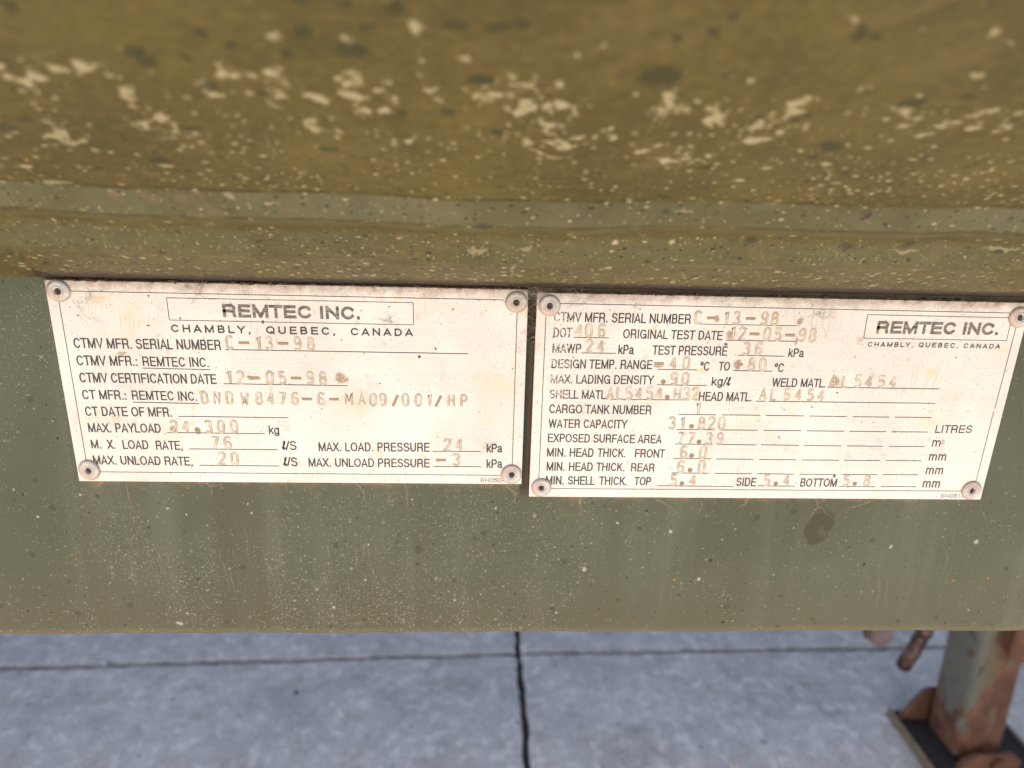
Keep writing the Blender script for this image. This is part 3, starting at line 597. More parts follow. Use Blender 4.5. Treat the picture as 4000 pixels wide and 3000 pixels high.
def metal_rivet():
    n = NT('weathered_rivet'); u = n.ob; X = n.xyz(u)
    c = n.mix(n.smooth(n.noise(u, 420, 4, .6), .35, .65), (0.33, 0.31, 0.27), (0.50, 0.47, 0.42))
    pk = n.smooth(n.add(n.mul(n.sub(X[2], X[0]), 130.0), n.mul(n.noise(u, 240, 3), 1.6)), .5, 1.5)
    c = n.mix(n.mul(pk, .6), c, (0.46, 0.26, 0.19))
    gr = n.smooth(n.noise(u, 700, 4, .7), .55, .72)
    c = n.mix(n.mul(gr, .6), c, (0.16, 0.13, 0.09))
    oi = n.t.nodes.new('ShaderNodeObjectInfo')
    c = n.mix(n.mul(oi.outputs['Random'], .45), c, (0.36, 0.27, 0.20))
    rr = n.vec('LENGTH', n.scale(u, (1, 0, 1)), (0, 0, 0))
    c = n.mix(n.mul(n.smooth(n.math('ABSOLUTE', n.sub(rr, .00225)), .0003, .0001), .35), c, (0.18, 0.13, 0.09))
    c = n.mix(n.mul(n.smooth(rr, .0037, .0044), .55), c, (0.22, 0.15, 0.10))
    n.bump(n.noise(u, 900, 4, .6), .4, .0003)
    return n.out(c, .5, .25)

def simple(name, col, rough=.6, metal=0.0, col2=None, sc=200):
    n = NT(name)
    c = n.mix(n.smooth(n.noise(n.ob, sc, 4, .6), .3, .7), col, col2) if col2 else col
    return n.out(c, rough, metal)

def concrete():
    n = NT('concrete'); u = n.uv
    c = n.mix(n.smooth(n.noise(u, 3.2, 6, .62), .3, .7), CONC_A, CONC_B)
    c = n.mix(n.mul(n.smooth(n.noise(u, 26, 5, .65), .36, .66), .6), c, CONC_C)
    st = n.smooth(n.noise(n.warp(u, 4, .2), 7, 4, .6), .55, .74)
    c = n.mix(n.mul(st, .65), c, (0.25, 0.215, 0.18))
    blot = n.smooth(n.noise(n.warp(u, 9, .05), 42, 4, .62), .50, .66)
    c = n.mix(n.mul(blot, .75), c, (0.76, 0.71, 0.64))
    blot2 = n.smooth(n.noise(n.vec('ADD', n.warp(u, 9, .05), (5, 3, 0)), 30, 5, .65), .52, .70)
    c = n.mix(n.mul(blot2, .50), c, (0.235, 0.215, 0.195))
    blot3 = n.smooth(n.noise(n.vec('ADD', n.warp(u, 5, .1), (9, 1, 0)), 11, 4, .6), .44, .66)
    c = n.mix(n.mul(blot3, .38), c, (0.29, 0.268, 0.242))
    g = n.noise(u, 170, 4, .7)
    c = n.mix(n.mul(n.smooth(g, .52, .7), .55), c, (0.66, 0.63, 0.59))
    c = n.mix(n.mul(n.smooth(g, .46, .33), .55), c, (0.21, 0.195, 0.18))
    dk = n.spots(n.warp(u, 60, .01), .06, .04, .12, .2, None, .5, 3.0)
    c = n.mix(n.mul(dk, .6), c, (0.11, 0.10, 0.095))
    n.bump(n.add(n.noise(u, 90, 5, .65), n.mul(n.noise(u, 400, 3), .5)), .35, .004)
    return n.out(c, .8)

def rust_mat(name, green=0.0, seed=0.0):
    n = NT(name); u = n.vec('ADD', n.ob, (seed, seed, seed))
    a = n.smooth(n.noise(u, 30, 5, .65), .36, .66)
    c = n.mix(a, (0.080, 0.030, 0.013), (0.175, 0.073, 0.031))
    c = n.mix(n.mul(n.smooth(n.noise(u, 60, 4, .7), .54, .68), .7), c, (0.034, 0.014, 0.009))
    if green:
        X = n.xyz(n.ob)
        # surviving grey green paint: mostly on the side, flaking into rust at the foot and on the front
        side = n.smooth(X[0], -0.018, -0.038)
        m = n.noise(n.scale(u, (1, 1, .45)), 28, 5, .65)
        lim = n.add(n.mul(side, .13), n.smooth(X[2], .03, .17, -.20, -.01))
        g = n.smooth(m, n.sub(.54, lim), n.sub(.50, lim), 1, 0)
        g = n.smooth(n.add(m, lim), .475, .535)
        gc = n.mix(n.noise(u, 40, 4), (0.085, 0.078, 0.055), (0.155, 0.145, 0.112))
        tan = n.mix(n.noise(u, 50, 4), (0.095, 0.064, 0.028), (0.155, 0.105, 0.052))
        c = n.mix(n.mul(g, green), c, n.mix(side, tan, gc))
        blk = n.smooth(n.noise(n.scale(n.vec('ADD', u, (3, 1, 2)), (1, 1, .35)), 42, 4, .6), .60, .68)
        c = n.mix(n.mul(blk, .8), c, (0.05, 0.048, 0.042))
        lav = n.smooth(n.noise(n.vec('ADD', u, (7, 2, 5)), 20, 3, .6), .62, .72)
        c = n.mix(n.mul(lav, .35), c, (0.26, 0.22, 0.21))
    n.bump(n.noise(u, 120, 5, .7), .5, .002)
    return n.out(c, .75)

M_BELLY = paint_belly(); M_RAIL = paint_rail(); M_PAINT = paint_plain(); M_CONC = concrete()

# ------------------------------------------------------------------ ground
GZ = -0.88
jit = random.Random(3)
def joint_y(x): return 0.8795 + (0.036 if x < .25 else .0155) * (x - .25)
def slab(x0, x1, y0f, y1f, z, dep=0.02):
    """one cast slab with slightly ragged upper edges"""
    def edge(p, q, n):
        return [p.lerp(q, i / n) for i in range(n)]
    c = [Vector((x0, y0f(x0), 0)), Vector((x1, y0f(x1), 0)), Vector((x1, y1f(x1), 0)), Vector((x0, y1f(x0), 0))]
    ring = []
    for i in range(4): ring += edge(c[i], c[(i + 1) % 4], 420)
    ring = [p + Vector((jit.gauss(0, .0014) + .0007 * math.sin(p.y * 19 + x0) + .0005 * math.sin(p.y * 47), jit.gauss(0, .0014) + .0007 * math.sin(p.x * 17 + y0f(0)) + .0005 * math.sin(p.x * 43), 0)) for p in ring]
    cen = sum(ring, Vector()) / len(ring)
    n = len(ring); V = []; F = []
    V += [(p.x, p.y, z - dep) for p in ring]
    V += [(p.x, p.y, z - .003) for p in ring]
    for p in ring:
        d = Vector((max(-1, min(1, (cen.x - p.x) * 500)), max(-1, min(1, (cen.y - p.y) * 500)), 0))
        q = p + d * (.0035 + abs(jit.gauss(0, .001))); V.append((q.x, q.y, z))
    for k in (0, 1):
        for i in range(n):
            j = (i + 1) % n; F.append((k * n + i, k * n + j, (k + 1) * n + j, (k + 1) * n + i))
    F.append(tuple(range(2 * n, 3 * n)))
    return V, F
def join(parts):
    V = []; F = []
    for v, f in parts:
        b = len(V); V += v; F += [tuple(b + i for i in q) for q in f]
    return V, F
JX = 0.2595
gp = 0.0056
V, F = join([slab(-6, JX - gp, lambda x: -5, lambda x: joint_y(x) - gp, GZ), slab(JX + gp, 6, lambda x: -5, lambda x: joint_y(x) - gp, GZ),
             slab(-6, JX - gp, lambda x: joint_y(x) + gp, lambda x: 6, GZ + .001), slab(JX + gp, 6, lambda x: joint_y(x) + gp, lambda x: 6, GZ)])
g = mesh_obj('pavement', V, F, M_CONC, None, [(v[0], v[1]) for v in V])
tag(g, kind='structure')
s = 250
g = mesh_obj('ground', [(-s, -s, GZ - .012), (s, -s, GZ - .012), (s, s, GZ - .012), (-s, s, GZ - .012)], [(0, 1, 2, 3)],
             None, None, [(-s, -s), (s, -s), (s, s), (-s, s)])
n_ = NT('joint_dirt')
c_ = n_.mix(n_.smooth(n_.noise(n_.uv, 0.15, 4), .35, .65), (0.30, 0.27, 0.235), (0.38, 0.35, 0.31))
xx = n_.xyz(n_.uv)
inner = n_.mul(n_.math('LESS_THAN', n_.math('ABSOLUTE', xx[0]), 5.9), n_.math('LESS_THAN', n_.math('ABSOLUTE', xx[1]), 4.9))
c_ = n_.mix(inner, c_, (0.035, 0.03, 0.027))
g.data.materials.append(n_.out(c_, .9))
tag(g, kind='structure')

# ------------------------------------------------------------------ tank trailer
XA, XB = -3.6, 4.4
tank = empty('tank_trailer', (0, 0.48, GZ))
tag(tank, 'olive green tank trailer with dust flecked belly above its side rail', 'trailer')
def off(o):                       # children are modelled in world space, parented to an Empty at the base
    o.matrix_parent_inverse = Matrix.Translation(-o.parent.location)
    return o
def crom(P, k):
    out = []
    for i in range(len(P) - 1):
        p0, p1, p2, p3 = P[max(i - 1, 0)], P[i], P[i + 1], P[min(i + 2, len(P) - 1)]
        for j in range(k):
            t = j / k
            out.append(tuple(.5 * (2 * b + (c - a) * t + (2 * a - 5 * b + 4 * c - d) * t * t + (3 * b - a - 3 * c + d) * t ** 3)
                             for a, b, c, d in zip(p0, p1, p2, p3)))
    out.append(P[-1]); return out
prof = crom(PROFILE, 6)
yc, zc, rad = -.145 + 1.15 * math.sin(R(33)), .0786 + 1.15 * math.cos(R(33)), 1.15
for i in range(1, 121):
    a = R(33 + i * (351 / 120))
    prof.append((yc - rad * math.sin(a), zc - rad * math.cos(a)))
arc = [0.0]
for a, b in zip(prof, prof[1:]): arc.append(arc[-1] + math.hypot(a[0] - b[0], a[1] - b[1]))
nx_ = [XA, -2, -1.2, -.8] + [-.6 + i * .02 for i in range(81)] + [1.4, 2, 3, XB]
V = []; UV = []; F = []
def wob(x, s):
    k = math.exp(-((s - .08) / .05) ** 2)
    return k * (.0007 * math.sin(x * 23 + 1) + .0005 * math.sin(x * 61) + .0003 * math.sin(x * 137 + 2))
for x in nx_:
    for (y, z), s in zip(prof, arc):
        V.append((x, y, z + wob(x, s))); UV.append((x, s))
m = len(prof)
for i in range(len(nx_) - 1):
    for j in range(m - 1):
        F.append((i * m + j, (i + 1) * m + j, (i + 1) * m + j + 1, i * m + j + 1))
shell = off(mesh_obj('tank_shell', V, F, M_BELLY, tank, UV, True))
for x in (XA, XB):
    V = [(x, y, z) for y, z in prof[len(PROFILE) * 6 - 6:]]
    bulge = .25 if x > 0 else -.25
    V2 = V + [(x + bulge, yc, zc)]
    off(mesh_obj('end_cap', V2, [(i, (i + 1) % len(V), len(V)) for i in range(len(V))], M_PAINT, tank))
# side rail: a folded channel
def rail(face, sgn):
    P = [(0, .0006), (0, -.05), (0, -.10), (0, -.1619)]
    for i in range(1, 9):
        a = R(90 * i / 8); P.append((.007 - .007 * math.cos(a), -.1619 - .007 * math.sin(a)))
    P += [(.07, -.1689), (.07, -.164), (.011, -.164), (.007, -.160), (.006, .0006)]
    return [(face + sgn * p[0], p[1]) for p in P]
def sweep(name, P, mat, parent):
    ar = [0.0]
    for a, b in zip(P, P[1:]): ar.append(ar[-1] - math.hypot(a[0] - b[0], a[1] - b[1]))
    xs = [XA] + [-.6 + .015 * i for i in range(121)] + [XB]; V = []; UV = []; F = []; m = len(P)
    for x in xs:
        wz = .00022 * math.sin(x * 41) + .00018 * math.sin(x * 97 + 1) + .00012 * math.sin(x * 211 + 2)
        for p, s in zip(P, ar): V.append((x, p[0], p[1] + (wz if p[1] < -.158 else 0))); UV.append((x, s))
    for i in range(len(xs) - 1):
        for j in range(m - 1): F.append((i * m + j, i * m + j + 1, (i + 1) * m + j + 1, (i + 1) * m + j))
    o = mesh_obj(name, V, F, mat, parent, UV); return sharp(off(o), 50)
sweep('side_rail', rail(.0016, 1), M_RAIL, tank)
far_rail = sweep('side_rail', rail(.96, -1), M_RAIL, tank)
cm = MB().box((1.0, .65, -.125), (.30, .5, .03)); off(cm.make('cross_member', M_PAINT, tank))

# ------------------------------------------------------------------ data plates
M_STAMP = stamp_mat(); M_RIV = metal_rivet()
M_INK = ink_mat('black_print', 'soft'); M_INKF = ink_mat('worn_black_print', 'field'); M_LOGO = ink_mat('brushed_black_print', 'logo')
M_HOLE = simple('rivet_bore', (0.02, 0.017, 0.014), .7, 0, (0.06, 0.04, 0.03), 900)

def arcp(cx, cy, rx, ry, a0, a1, n=10):
    return [(cx + rx * math.cos(R(a0 + (a1 - a0) * i / n)), cy + ry * math.sin(R(a0 + (a1 - a0) * i / n))) for i in range(n + 1)]
ELL = [(-.05, .15), (.28, .34), (.62, .64), (.80, .88), (.74, 1.0), (.58, .96), (.42, .62), (.33, .22), (.40, .02), (.58, .01), (.80, .18)]
# stamped characters, box 0.6 wide and 1 high
STR = {
 '0': [arcp(.3, .72, .26, .28, 0, 180) + arcp(.3, .28, .26, .28, 180, 360) + [(.56, .72)]],
 '1': [[(.12, .80), (.34, 1), (.34, 0)]],
 '2': [arcp(.3, .73, .26, .27, 170, -25) + [(.05, 0), (.58, 0)]],
 '3': [arcp(.28, .76, .25, .24, 160, -70) + [(.24, .54)] , [(.24, .54)] + arcp(.28, .27, .28, .27, 75, -160)],
 '4': [[(.42, 0), (.42, 1)], [(.42, 1), (.03, .30), (.60, .30)]],
 '5': [[(.54, 1), (.12, 1), (.08, .56)] + arcp(.29, .32, .27, .31, 130, -150)],
 '6': [arcp(.31, .28, .25, .28, 0, 360, 16), [(.06, .30)] + arcp(.34, .66, .28, .34, 180, 35)],
 '7': [[(.04, 1), (.56, 1), (.22, 0)]],
 '8': [arcp(.3, .76, .22, .24, 0, 360, 16), arcp(.3, .27, .27, .27, 0, 360, 16)],
 '9': [arcp(.29, .72, .25, .28, 0, 360, 16), [(.54, .70)] + arcp(.26, .34, .28, .34, 0, -145)],
 'A': [[(.0, 0), (.3, 1), (.6, 0)], [(.12, .34), (.48, .34)]],
 'C': [arcp(.32, .70, .27, .30, 25, 180) + arcp(.32, .30, .27, .30, 180, 335)],
 'D': [[(.06, 0), (.06, 1), (.28, 1)] + arcp(.28, .70, .28, .30, 90, 0) + arcp(.28, .30, .28, .30, 0, -90) + [(.06, 0)]],
 'H': [[(.06, 0), (.06, 1)], [(.54, 0), (.54, 1)], [(.06, .5), (.54, .5)]],
 'L': [[(.08, 1), (.08, 0), (.56, 0)]],
 'M': [[(.0, 0), (.04, 1), (.3, .35), (.56, 1), (.6, 0)]],
 'N': [[(.06, 0), (.06, 1), (.54, 0), (.54, 1)]],
 'P': [[(.06, 0), (.06, 1), (.30, 1)] + arcp(.30, .74, .26, .26, 90, -90) + [(.06, .48)]],
 'W': [[(.0, 1), (.14, 0), (.3, .62), (.46, 0), (.6, 1)]],
 '/': [[(.02, -.05), (.52, .92)]],
 '-': [[(-.18, .48), (.78, .48)]],
 '+': [[(-.12, .45), (.72, .45)], [(.3, .06), (.3, .86)]],
}
ADV = {'A': 667, 'B': 667, 'C': 722, 'D': 722, 'E': 667, 'F': 611, 'G': 778, 'H': 722, 'I': 278, 'K': 667, 'L': 556, 'M': 833, 'N': 722, 'O': 778,
       'P': 667, 'Q': 778, 'R': 722, 'S': 667, 'T': 611, 'U': 722, 'V': 667, 'W': 944, 'X': 667, 'Y': 667, 'a': 556, 'g': 556, 'k': 500, 'm': 833,
       '.': 278, ',': 278, ':': 278, '/': 300, '-': 360, 'º': 365, '@': 330, ' ': 300}
LET = {
 'A': [[(.06, 0), (.5, 1), (.94, 0)], [(.20, .27), (.80, .27)]],
 'B': [[(.15, 0), (.15, 1), (.58, 1)] + arcp(.58, .76, .25, .24, 90, -90) + [(.15, .52)], [(.58, .52)] + arcp(.60, .26, .28, .26, 90, -90) + [(.15, 0)]],
 'C': [arcp(.52, .5, .41, .5, 38, 322, 20)],
 'D': [[(.14, 0), (.14, 1), (.46, 1)] + arcp(.48, .5, .40, .5, 90, -90, 14) + [(.14, 0), (.14, .1)]],
 'E': [[(.88, 1), (.15, 1), (.15, 0), (.91, 0)], [(.15, .52), (.84, .52)]],
 'F': [[(.92, 1), (.16, 1), (.16, 0)], [(.16, .5), (.84, .5)]],
 'G': [arcp(.49, .5, .41, .5, 40, 325, 20), [(.55, .46), (.90, .46), (.90, 0)]],
 'H': [[(.13, 0), (.13, 1)], [(.87, 0), (.87, 1)], [(.13, .51), (.87, .51)]],
 'I': [[(.5, 0), (.5, 1)]],
 'K': [[(.14, 0), (.14, 1)], [(.88, 1), (.14, .34)], [(.42, .58), (.93, 0)]],
 'L': [[(.15, 1), (.15, 0), (.94, 0)]],
 'M': [[(.10, 0), (.10, 1)], [(.10, 1), (.5, .02)], [(.5, .02), (.90, 1)], [(.90, 1), (.90, 0)]],
 'N': [[(.12, 0), (.12, 1)], [(.12, 1), (.88, 0)], [(.88, 0), (.88, 1)]],
 'O': [arcp(.5, .5, .42, .5, 0, 360, 28)],
 'P': [[(.15, 0), (.15, 1), (.60, 1)] + arcp(.60, .73, .27, .27, 90, -90) + [(.15, .46)]],
 'Q': [arcp(.5, .5, .42, .5, 0, 360, 28), [(.58, .22), (.90, -.03)]],
 'R': [[(.13, 0), (.13, 1), (.60, 1)] + arcp(.60, .735, .26, .265, 90, -90) + [(.13, .47)], [(.58, .47), (.74, .44), (.82, .34), (.84, .12), (.88, 0)]],
 'S': [arcp(.5, .755, .36, .245, 22, 262) + arcp(.5, .265, .39, .265, 82, -158)],
 'T': [[(.05, 1), (.95, 1)], [(.5, 1), (.5, 0)]],
 'U': [[(.13, 1), (.13, .34)] + arcp(.5, .34, .37, .34, 180, 360) + [(.87, 1)]],
 'V': [[(.06, 1), (.5, 0), (.94, 1)]],
 'W': [[(.04, 1), (.26, 0)], [(.26, 0), (.5, 1)], [(.5, 1), (.74, 0)], [(.74, 0), (.96, 1)]],
 'X': [[(.08, 1), (.92, 0)], [(.92, 1), (.08, 0)]],
 'Y': [[(.06, 1), (.5, .42)], [(.94, 1), (.5, .42)], [(.5, .42), (.5, 0)]],
 'a': [arcp(.44, .54, .32, .19, 165, 0) + [(.76, .12), (.92, 0)], [(.76, .42), (.42, .38)] + arcp(.38, .18, .28, .18, 90, 270) + [(.60, .05), (.76, .20)]],
 'g': [arcp(.45, .36, .34, .37, 0, 360, 20), [(.82, .73), (.82, -.08)] + arcp(.47, -.08, .35, .20, 0, -160)],
 'k': [[(.14, 0), (.14, 1)], [(.86, .73), (.14, .24)], [(.42, .44), (.92, 0)]],
 'm': [[(.09, 0), (.09, .73)], [(.09, .46)] + arcp(.28, .50, .20, .23, 170, 0) + [(.48, 0)], [(.48, .46)] + arcp(.68, .50, .20, .23, 170, 0) + [(.88, 0)]],
 'º': [arcp(.5, .82, .36, .18, 0, 360, 16)],
 '.': [[(.5, 0), (.5, .03)]], ':': [[(.5, 0), (.5, .03)], [(.5, .60), (.5, .63)]], ',': [[(.56, .02), (.42, -.15)]],
 '/': [[(.08, 0), (.92, 1)]], '-': [[(.12, .36), (.88, .36)]],
 '@': [ELL],
}
for k_ in '0123456789':
    LET[k_] = [[(x / .6, y) for x, y in pl] for pl in STR[k_]]; ADV[k_] = 556
PEN = {'N': .140, 'B': .235, 'M': .195, 'S': .12}     # stroke thickness as a share of the cap height
def pen_text(s, style, A, B, cap):
    """lay a string between two baseline ends (mm on the plate) with the cap height given"""
    t = PEN[style] * cap
    x = 0; strokes = []
    for ch in s:
        for pl in LET.get(ch, []): strokes.append([(x + (.5 + (p[0] - .5) * .88) * ADV[ch], p[1]) for p in pl])
        x += ADV[ch] + (190 if style == 'M' else 0)
    lo = min(p[0] for q in strokes for p in q); hi = max(p[0] for q in strokes for p in q)
    sx = (B[0] - A[0] - t) / (hi - lo); sl = (B[1] - A[1]) / (B[0] - A[0])
    V = []; F = []; dep = 0
    for q in strokes:
        P = []
        for px, py in q:
            u = (px - lo) * sx + t / 2
            P.append(Vector((A[0] + u, A[1] + u * sl + t / 2 + py * (cap - t))))
        closed = (P[0] - P[-1]).length < 1e-4
        if closed: P = P[:-1]
        n = len(P); b = len(V); y = -.06 - .004 * (dep % 7); dep += 1
        if not closed:
            for i0, i1 in ((0, 1), (-1, -2)):
                P[i0] = P[i0] + (P[i0] - P[i1]).normalized() * t / 2
        for i in range(n):
            p = P[i]; a = P[i - 1] if (i or closed) else None; c = P[(i + 1) % n] if (i < n - 1 or closed) else None
            d1 = (p - a).normalized() if a is not None else None; d2 = (c - p).normalized() if c is not None else None
            d1 = d1 or d2; d2 = d2 or d1
            n1 = Vector((-d1.y, d1.x)); n2 = Vector((-d2.y, d2.x)); nn = n1 + n2
            if nn.length < .2: nn = n1
            nn.normalize(); k = min(2.4, 1 / max(.3, nn.dot(n1))) * t / 2
            V += [((p.x + nn.x * k) * .001, y * .001, (p.y + nn.y * k) * .001), ((p.x - nn.x * k) * .001, y * .001, (p.y - nn.y * k) * .001)]
        for i in range(n if closed else n - 1):
            j = (i + 1) % n; F.append((b + 2 * i, b + 2 * j, b + 2 * j + 1, b + 2 * i + 1))
    return V, F
def stamp(s, row):
    """punched characters: a burr each side of a shallow groove"""
    V = []; F = []; UV = []
    rg = random.Random(s + str(row[0][0]))
    for ch, (cx, z0, hh) in zip(s, row):
        if ch == '.':
            b = len(V); N = 14; rr = hh * .19; cz = z0 + hh * .22
            V.append((cx, -.02, cz)); UV.append((.5, 1))
            for k, (f, d) in enumerate(((.55, -.03), (.9, -.12), (1.15, -.03))):
                for i in range(N):
                    a = 2 * math.pi * i / N; V.append((cx + rr * f * math.cos(a), d, cz + rr * f * math.sin(a))); UV.append((.5 if k < 2 else 1, 1 if k < 2 else .3))
            for i in range(N):
                j = (i + 1) % N; F.append((b, b + 1 + i, b + 1 + j))
                for k in (0, 1): F.append((b + 1 + k * N + i, b + 1 + (k + 1) * N + i, b + 1 + (k + 1) * N + j, b + 1 + k * N + j))
            continue
        heavy = ch in '-+/'
        wd = hh * (.105 if heavy else .088)
        tilt = rg.gauss(0, .02); dz = rg.gauss(0, .05)
        for pl in STR[ch]:
            n = len(pl); b = len(V)
            Q = [((p[0] - .3) * hh * .86, p[1] * hh) for p in pl]
            Q = [(cx + q[0] + tilt * q[1], z0 + dz + q[1]) for q in Q]
            for i, p in enumerate(Q):
                a = Q[max(i - 1, 0)]; c = Q[min(i + 1, n - 1)]
                tx, tz = c[0] - a[0], c[1] - a[1]; l = math.hypot(tx, tz) or 1
                nx, nz = -tz / l, tx / l
                mit = 1.0
                if 0 < i < n - 1:
                    d1 = (p[0] - a[0], p[1] - a[1]); l1 = math.hypot(*d1) or 1
                    mit = min(1.5, 1 / max(.4, abs((d1[0] * tx + d1[1] * tz) / (l1 * l))))
                for o_, d_, uu in ((-1.15, -.02, 0), (-.65, -.20, .22), (0, -.035, .5), (.65, -.20, .78), (1.15, -.02, 1)):
                    V.append((p[0] + nx * o_ * wd * mit, d_, p[1] + nz * o_ * wd * mit)); UV.append((uu, .78 if heavy else 0))
            for i in range(n - 1):
                for k in range(4): F.append((b + i * 5 + k, b + i * 5 + k + 1, b + i * 5 + k + 6, b + i * 5 + k + 5))
    return [(x * .001, y * .001, z * .001) for x, y, z in V], F, UV
def line_mesh(A, B, wd):
    d = Vector((B[0] - A[0], B[1] - A[1])); l = d.length; d /= l; nrm = Vector((-d.y, d.x)) * wd / 2
    a = Vector(A); b = Vector(B)
    return [(p.x * .001, -.00005, p.y * .001) for p in (a - nrm, b - nrm, b + nrm, a + nrm)], [(0, 1, 2, 3)]

def rivet_mesh():
    prof_ = [(.0046, .0), (.0046, -.00028), (.0043, -.0006), (.0035, -.0010), (.0026, -.00115), (.00225, -.00108), (.0020, -.00128), (.0016, -.00128), (.00135, -.0009), (.0012, .0002)]
    N = 40; V = []; F = []
    for r_, y in prof_:
        for k in range(N):
            a = 2 * math.pi * k / N; V.append((r_ * math.cos(a), y, r_ * math.sin(a)))
    for i in range(len(prof_) - 1):
        for k in range(N):
            j = (k + 1) % N; F.append((i * N + k, (i + 1) * N + k, (i + 1) * N + j, i * N + j))
    return V, F
RIVV, RIVF = rivet_mesh()

def make_plate(idx, W, H, loc, rot, label):
    mat = plate_mat(idx, 2.3 * idx + .4, PL_STAIN[idx], PL_SPECK[idx], PL_MARK[idx])
    mb = MB().box((W / 2, .0007, -H / 2), (W, .0014, H))
    p = mb.make('data_plate', mat)
    l = p.data.uv_layers.new(name='UVMap')
    for lp in p.data.loops:
        c = p.data.vertices[lp.vertex_index].co; l.data[lp.index].uv = (c.x, c.z)
    bevel(p, .00022, 2)
    p.location = loc; p.rotation_euler = (0, -rot, 0)
    tag(p, label, 'data plate', 'data plates riveted to the rail')
    for s_, st, ax, az, bx, bz, cap in TEXTS[idx]:
        st_m = {'B': M_LOGO, 'M': M_INK, 'N': M_INKF if (idx == 1 and ax < 60) else M_INK, 'S': M_INK}[st]
        V, F = pen_text(s_, st, (ax, az), (bx, bz), cap)
        o = mesh_obj('logo_lettering' if st == 'B' else 'printed_lettering', V, F, st_m, p)
    bl = [line_mesh(a[:2], a[2:], .30) for a in LINES[idx][:(4, 6)[idx]]]
    V, F = join(bl); mesh_obj('border_line', V, F, M_INK, p)
    for a in LINES[idx][(4, 6)[idx]:]:
        V, F = line_mesh(a[:2], a[2:], .36); mesh_obj('blank_line', V, F, M_INK, p)
    q = FRAMES[idx]
    V, F = join([line_mesh(q[i], q[(i + 1) % 4], .28) for i in range(4)])
    mesh_obj('logo_frame', V, F, M_INK, p)
    for s_, row in STAMPS[idx]:
        V, F, U = stamp(s_, row); mesh_obj('stamped_lettering', V, F, M_STAMP, p, U, True)
    for (rx, rz, hx, hz) in RIVETS[idx]:
        r_ = mesh_obj('rivet', RIVV, RIVF, M_RIV, p); sharp(r_, 60)
        r_.location = (rx * .001, -.00002, rz * .001); r_.rotation_euler = (random.uniform(-.035, .035), random.uniform(-2.2, 2.2), random.uniform(-.035, .035)); r_.scale = (random.uniform(.96, 1.04), 1, random.uniform(.96, 1.04))
        hl = MB().tube([(0, -.00005, 0), (0, .0001, 0)], .00132, 16).make('rivet_core', M_HOLE, r_)
    return p
make_plate(0, .19, .0868, (0, 0, 0), 0, 'cream metal plate at left with centred boxed company name and a brown stain')
make_plate(1, .2079, .0918, (.1936, 0, -.0011), -.0009, 'cream metal plate at right with boxed company name in its upper right corner')

# ------------------------------------------------------------------ landing leg
LX, LY, LS = LEG
M_LEG = rust_mat('flaking_green_paint', 1.0, 0.3); M_RUST = rust_mat('rust', 0, 1.7)
M_BLACK = simple('black_foot_paint', (0.010, 0.009, 0.009), .9, 0, (0.022, 0.019, 0.017), 60)
M_TAN = simple('worn_steel_edge', (0.14, 0.095, 0.055), .6, 0, (0.24, 0.17, 0.10), 90)
leg = empty('landing_leg', (LX, LY, GZ))
tag(leg, 'rusty square landing leg with flaking green paint standing on its black foot plate', 'landing leg')
def rrect(w_, d_, r_, n=5):
    P = []
    for cx, cy, a0 in ((w_ / 2 - r_, d_ / 2 - r_, 0), (-w_ / 2 + r_, d_ / 2 - r_, 90), (-w_ / 2 + r_, -d_ / 2 + r_, 180), (w_ / 2 - r_, -d_ / 2 + r_, 270)):
        for i in range(n + 1):
            a = R(a0 + 90 * i / n); P.append((cx + r_ * math.cos(a), cy + r_ * math.sin(a)))
    return P
leg_h = -GZ - .12
def tube_sq(w_, r_, z0, z1, lean=0.0):
    P = rrect(w_, w_, r_); n = len(P); V = []; F = []
    for z in (z0, z1):
        for x, y in P: V.append((x + lean * (z - .08), y, z))
    wi = w_ - .012; PI_ = rrect(wi, wi, max(.002, r_ - .006))
    for z in (z0, z1):
        for x, y in PI_: V.append((x + lean * (z - .08), y, z))
    for i in range(n):
        j = (i + 1) % n
        F += [(i, j, n + j, n + i), (2 * n + j, 2 * n + i, 3 * n + i, 3 * n + j), (j, i, 2 * n + i, 2 * n + j), (n + i, n + j, 3 * n + j, 3 * n + i)]
    return V, F
V, F = tube_sq(LS, .014, .018, leg_h, LEAN); sharp(mesh_obj('leg_tube', V, F, M_LEG, leg), 50)
# foot plate with turned-up rims
fx0, fx1, fy0, fy1 = [a - b for a, b in zip(FOOT, (LX, LX, LY, LY))]
mb = MB().box(((fx0 + fx1) / 2, (fy0 + fy1) / 2, .010), (fx1 - fx0, fy1 - fy0, .010))
fo = bevel(mb.make('foot_plate', M_BLACK, leg), .002)
for xr in (fx0 - .0025, fx1 + .0025):
    bevel(MB().box((xr, (fy0 + fy1) / 2, .012), (.0035, fy1 - fy0, .018)).make('foot_rim', M_TAN, leg), .001)
# pivot lugs fore and aft of the tube, with the pin
def lug(yd, th, P):
    return bevel(MB().prism(P, lambda u_, v_, d_: (u_, d_, v_), yd, yd + th).make('pivot_lug', M_RUST, leg), .002)
lug(-LS / 2 - .026, .010, [(-.048, .0155), (.052, .0155), (.052, .034), (.036, .046), (-.022, .046), (-.044, .030)])
lug(LS / 2 + .004, .010, [(-.080, .0155), (.052, .0155), (.052, .052), (.036, .074), (-.034, .078), (-.048, .072), (-.066, .042)])
mb = MB().tube([(.012, -LS / 2 - .034, .031), (.012, LS / 2 + .02, .031)], .0105, 18)
sharp(mb.make('pivot_pin', M_RUST, leg), 50)
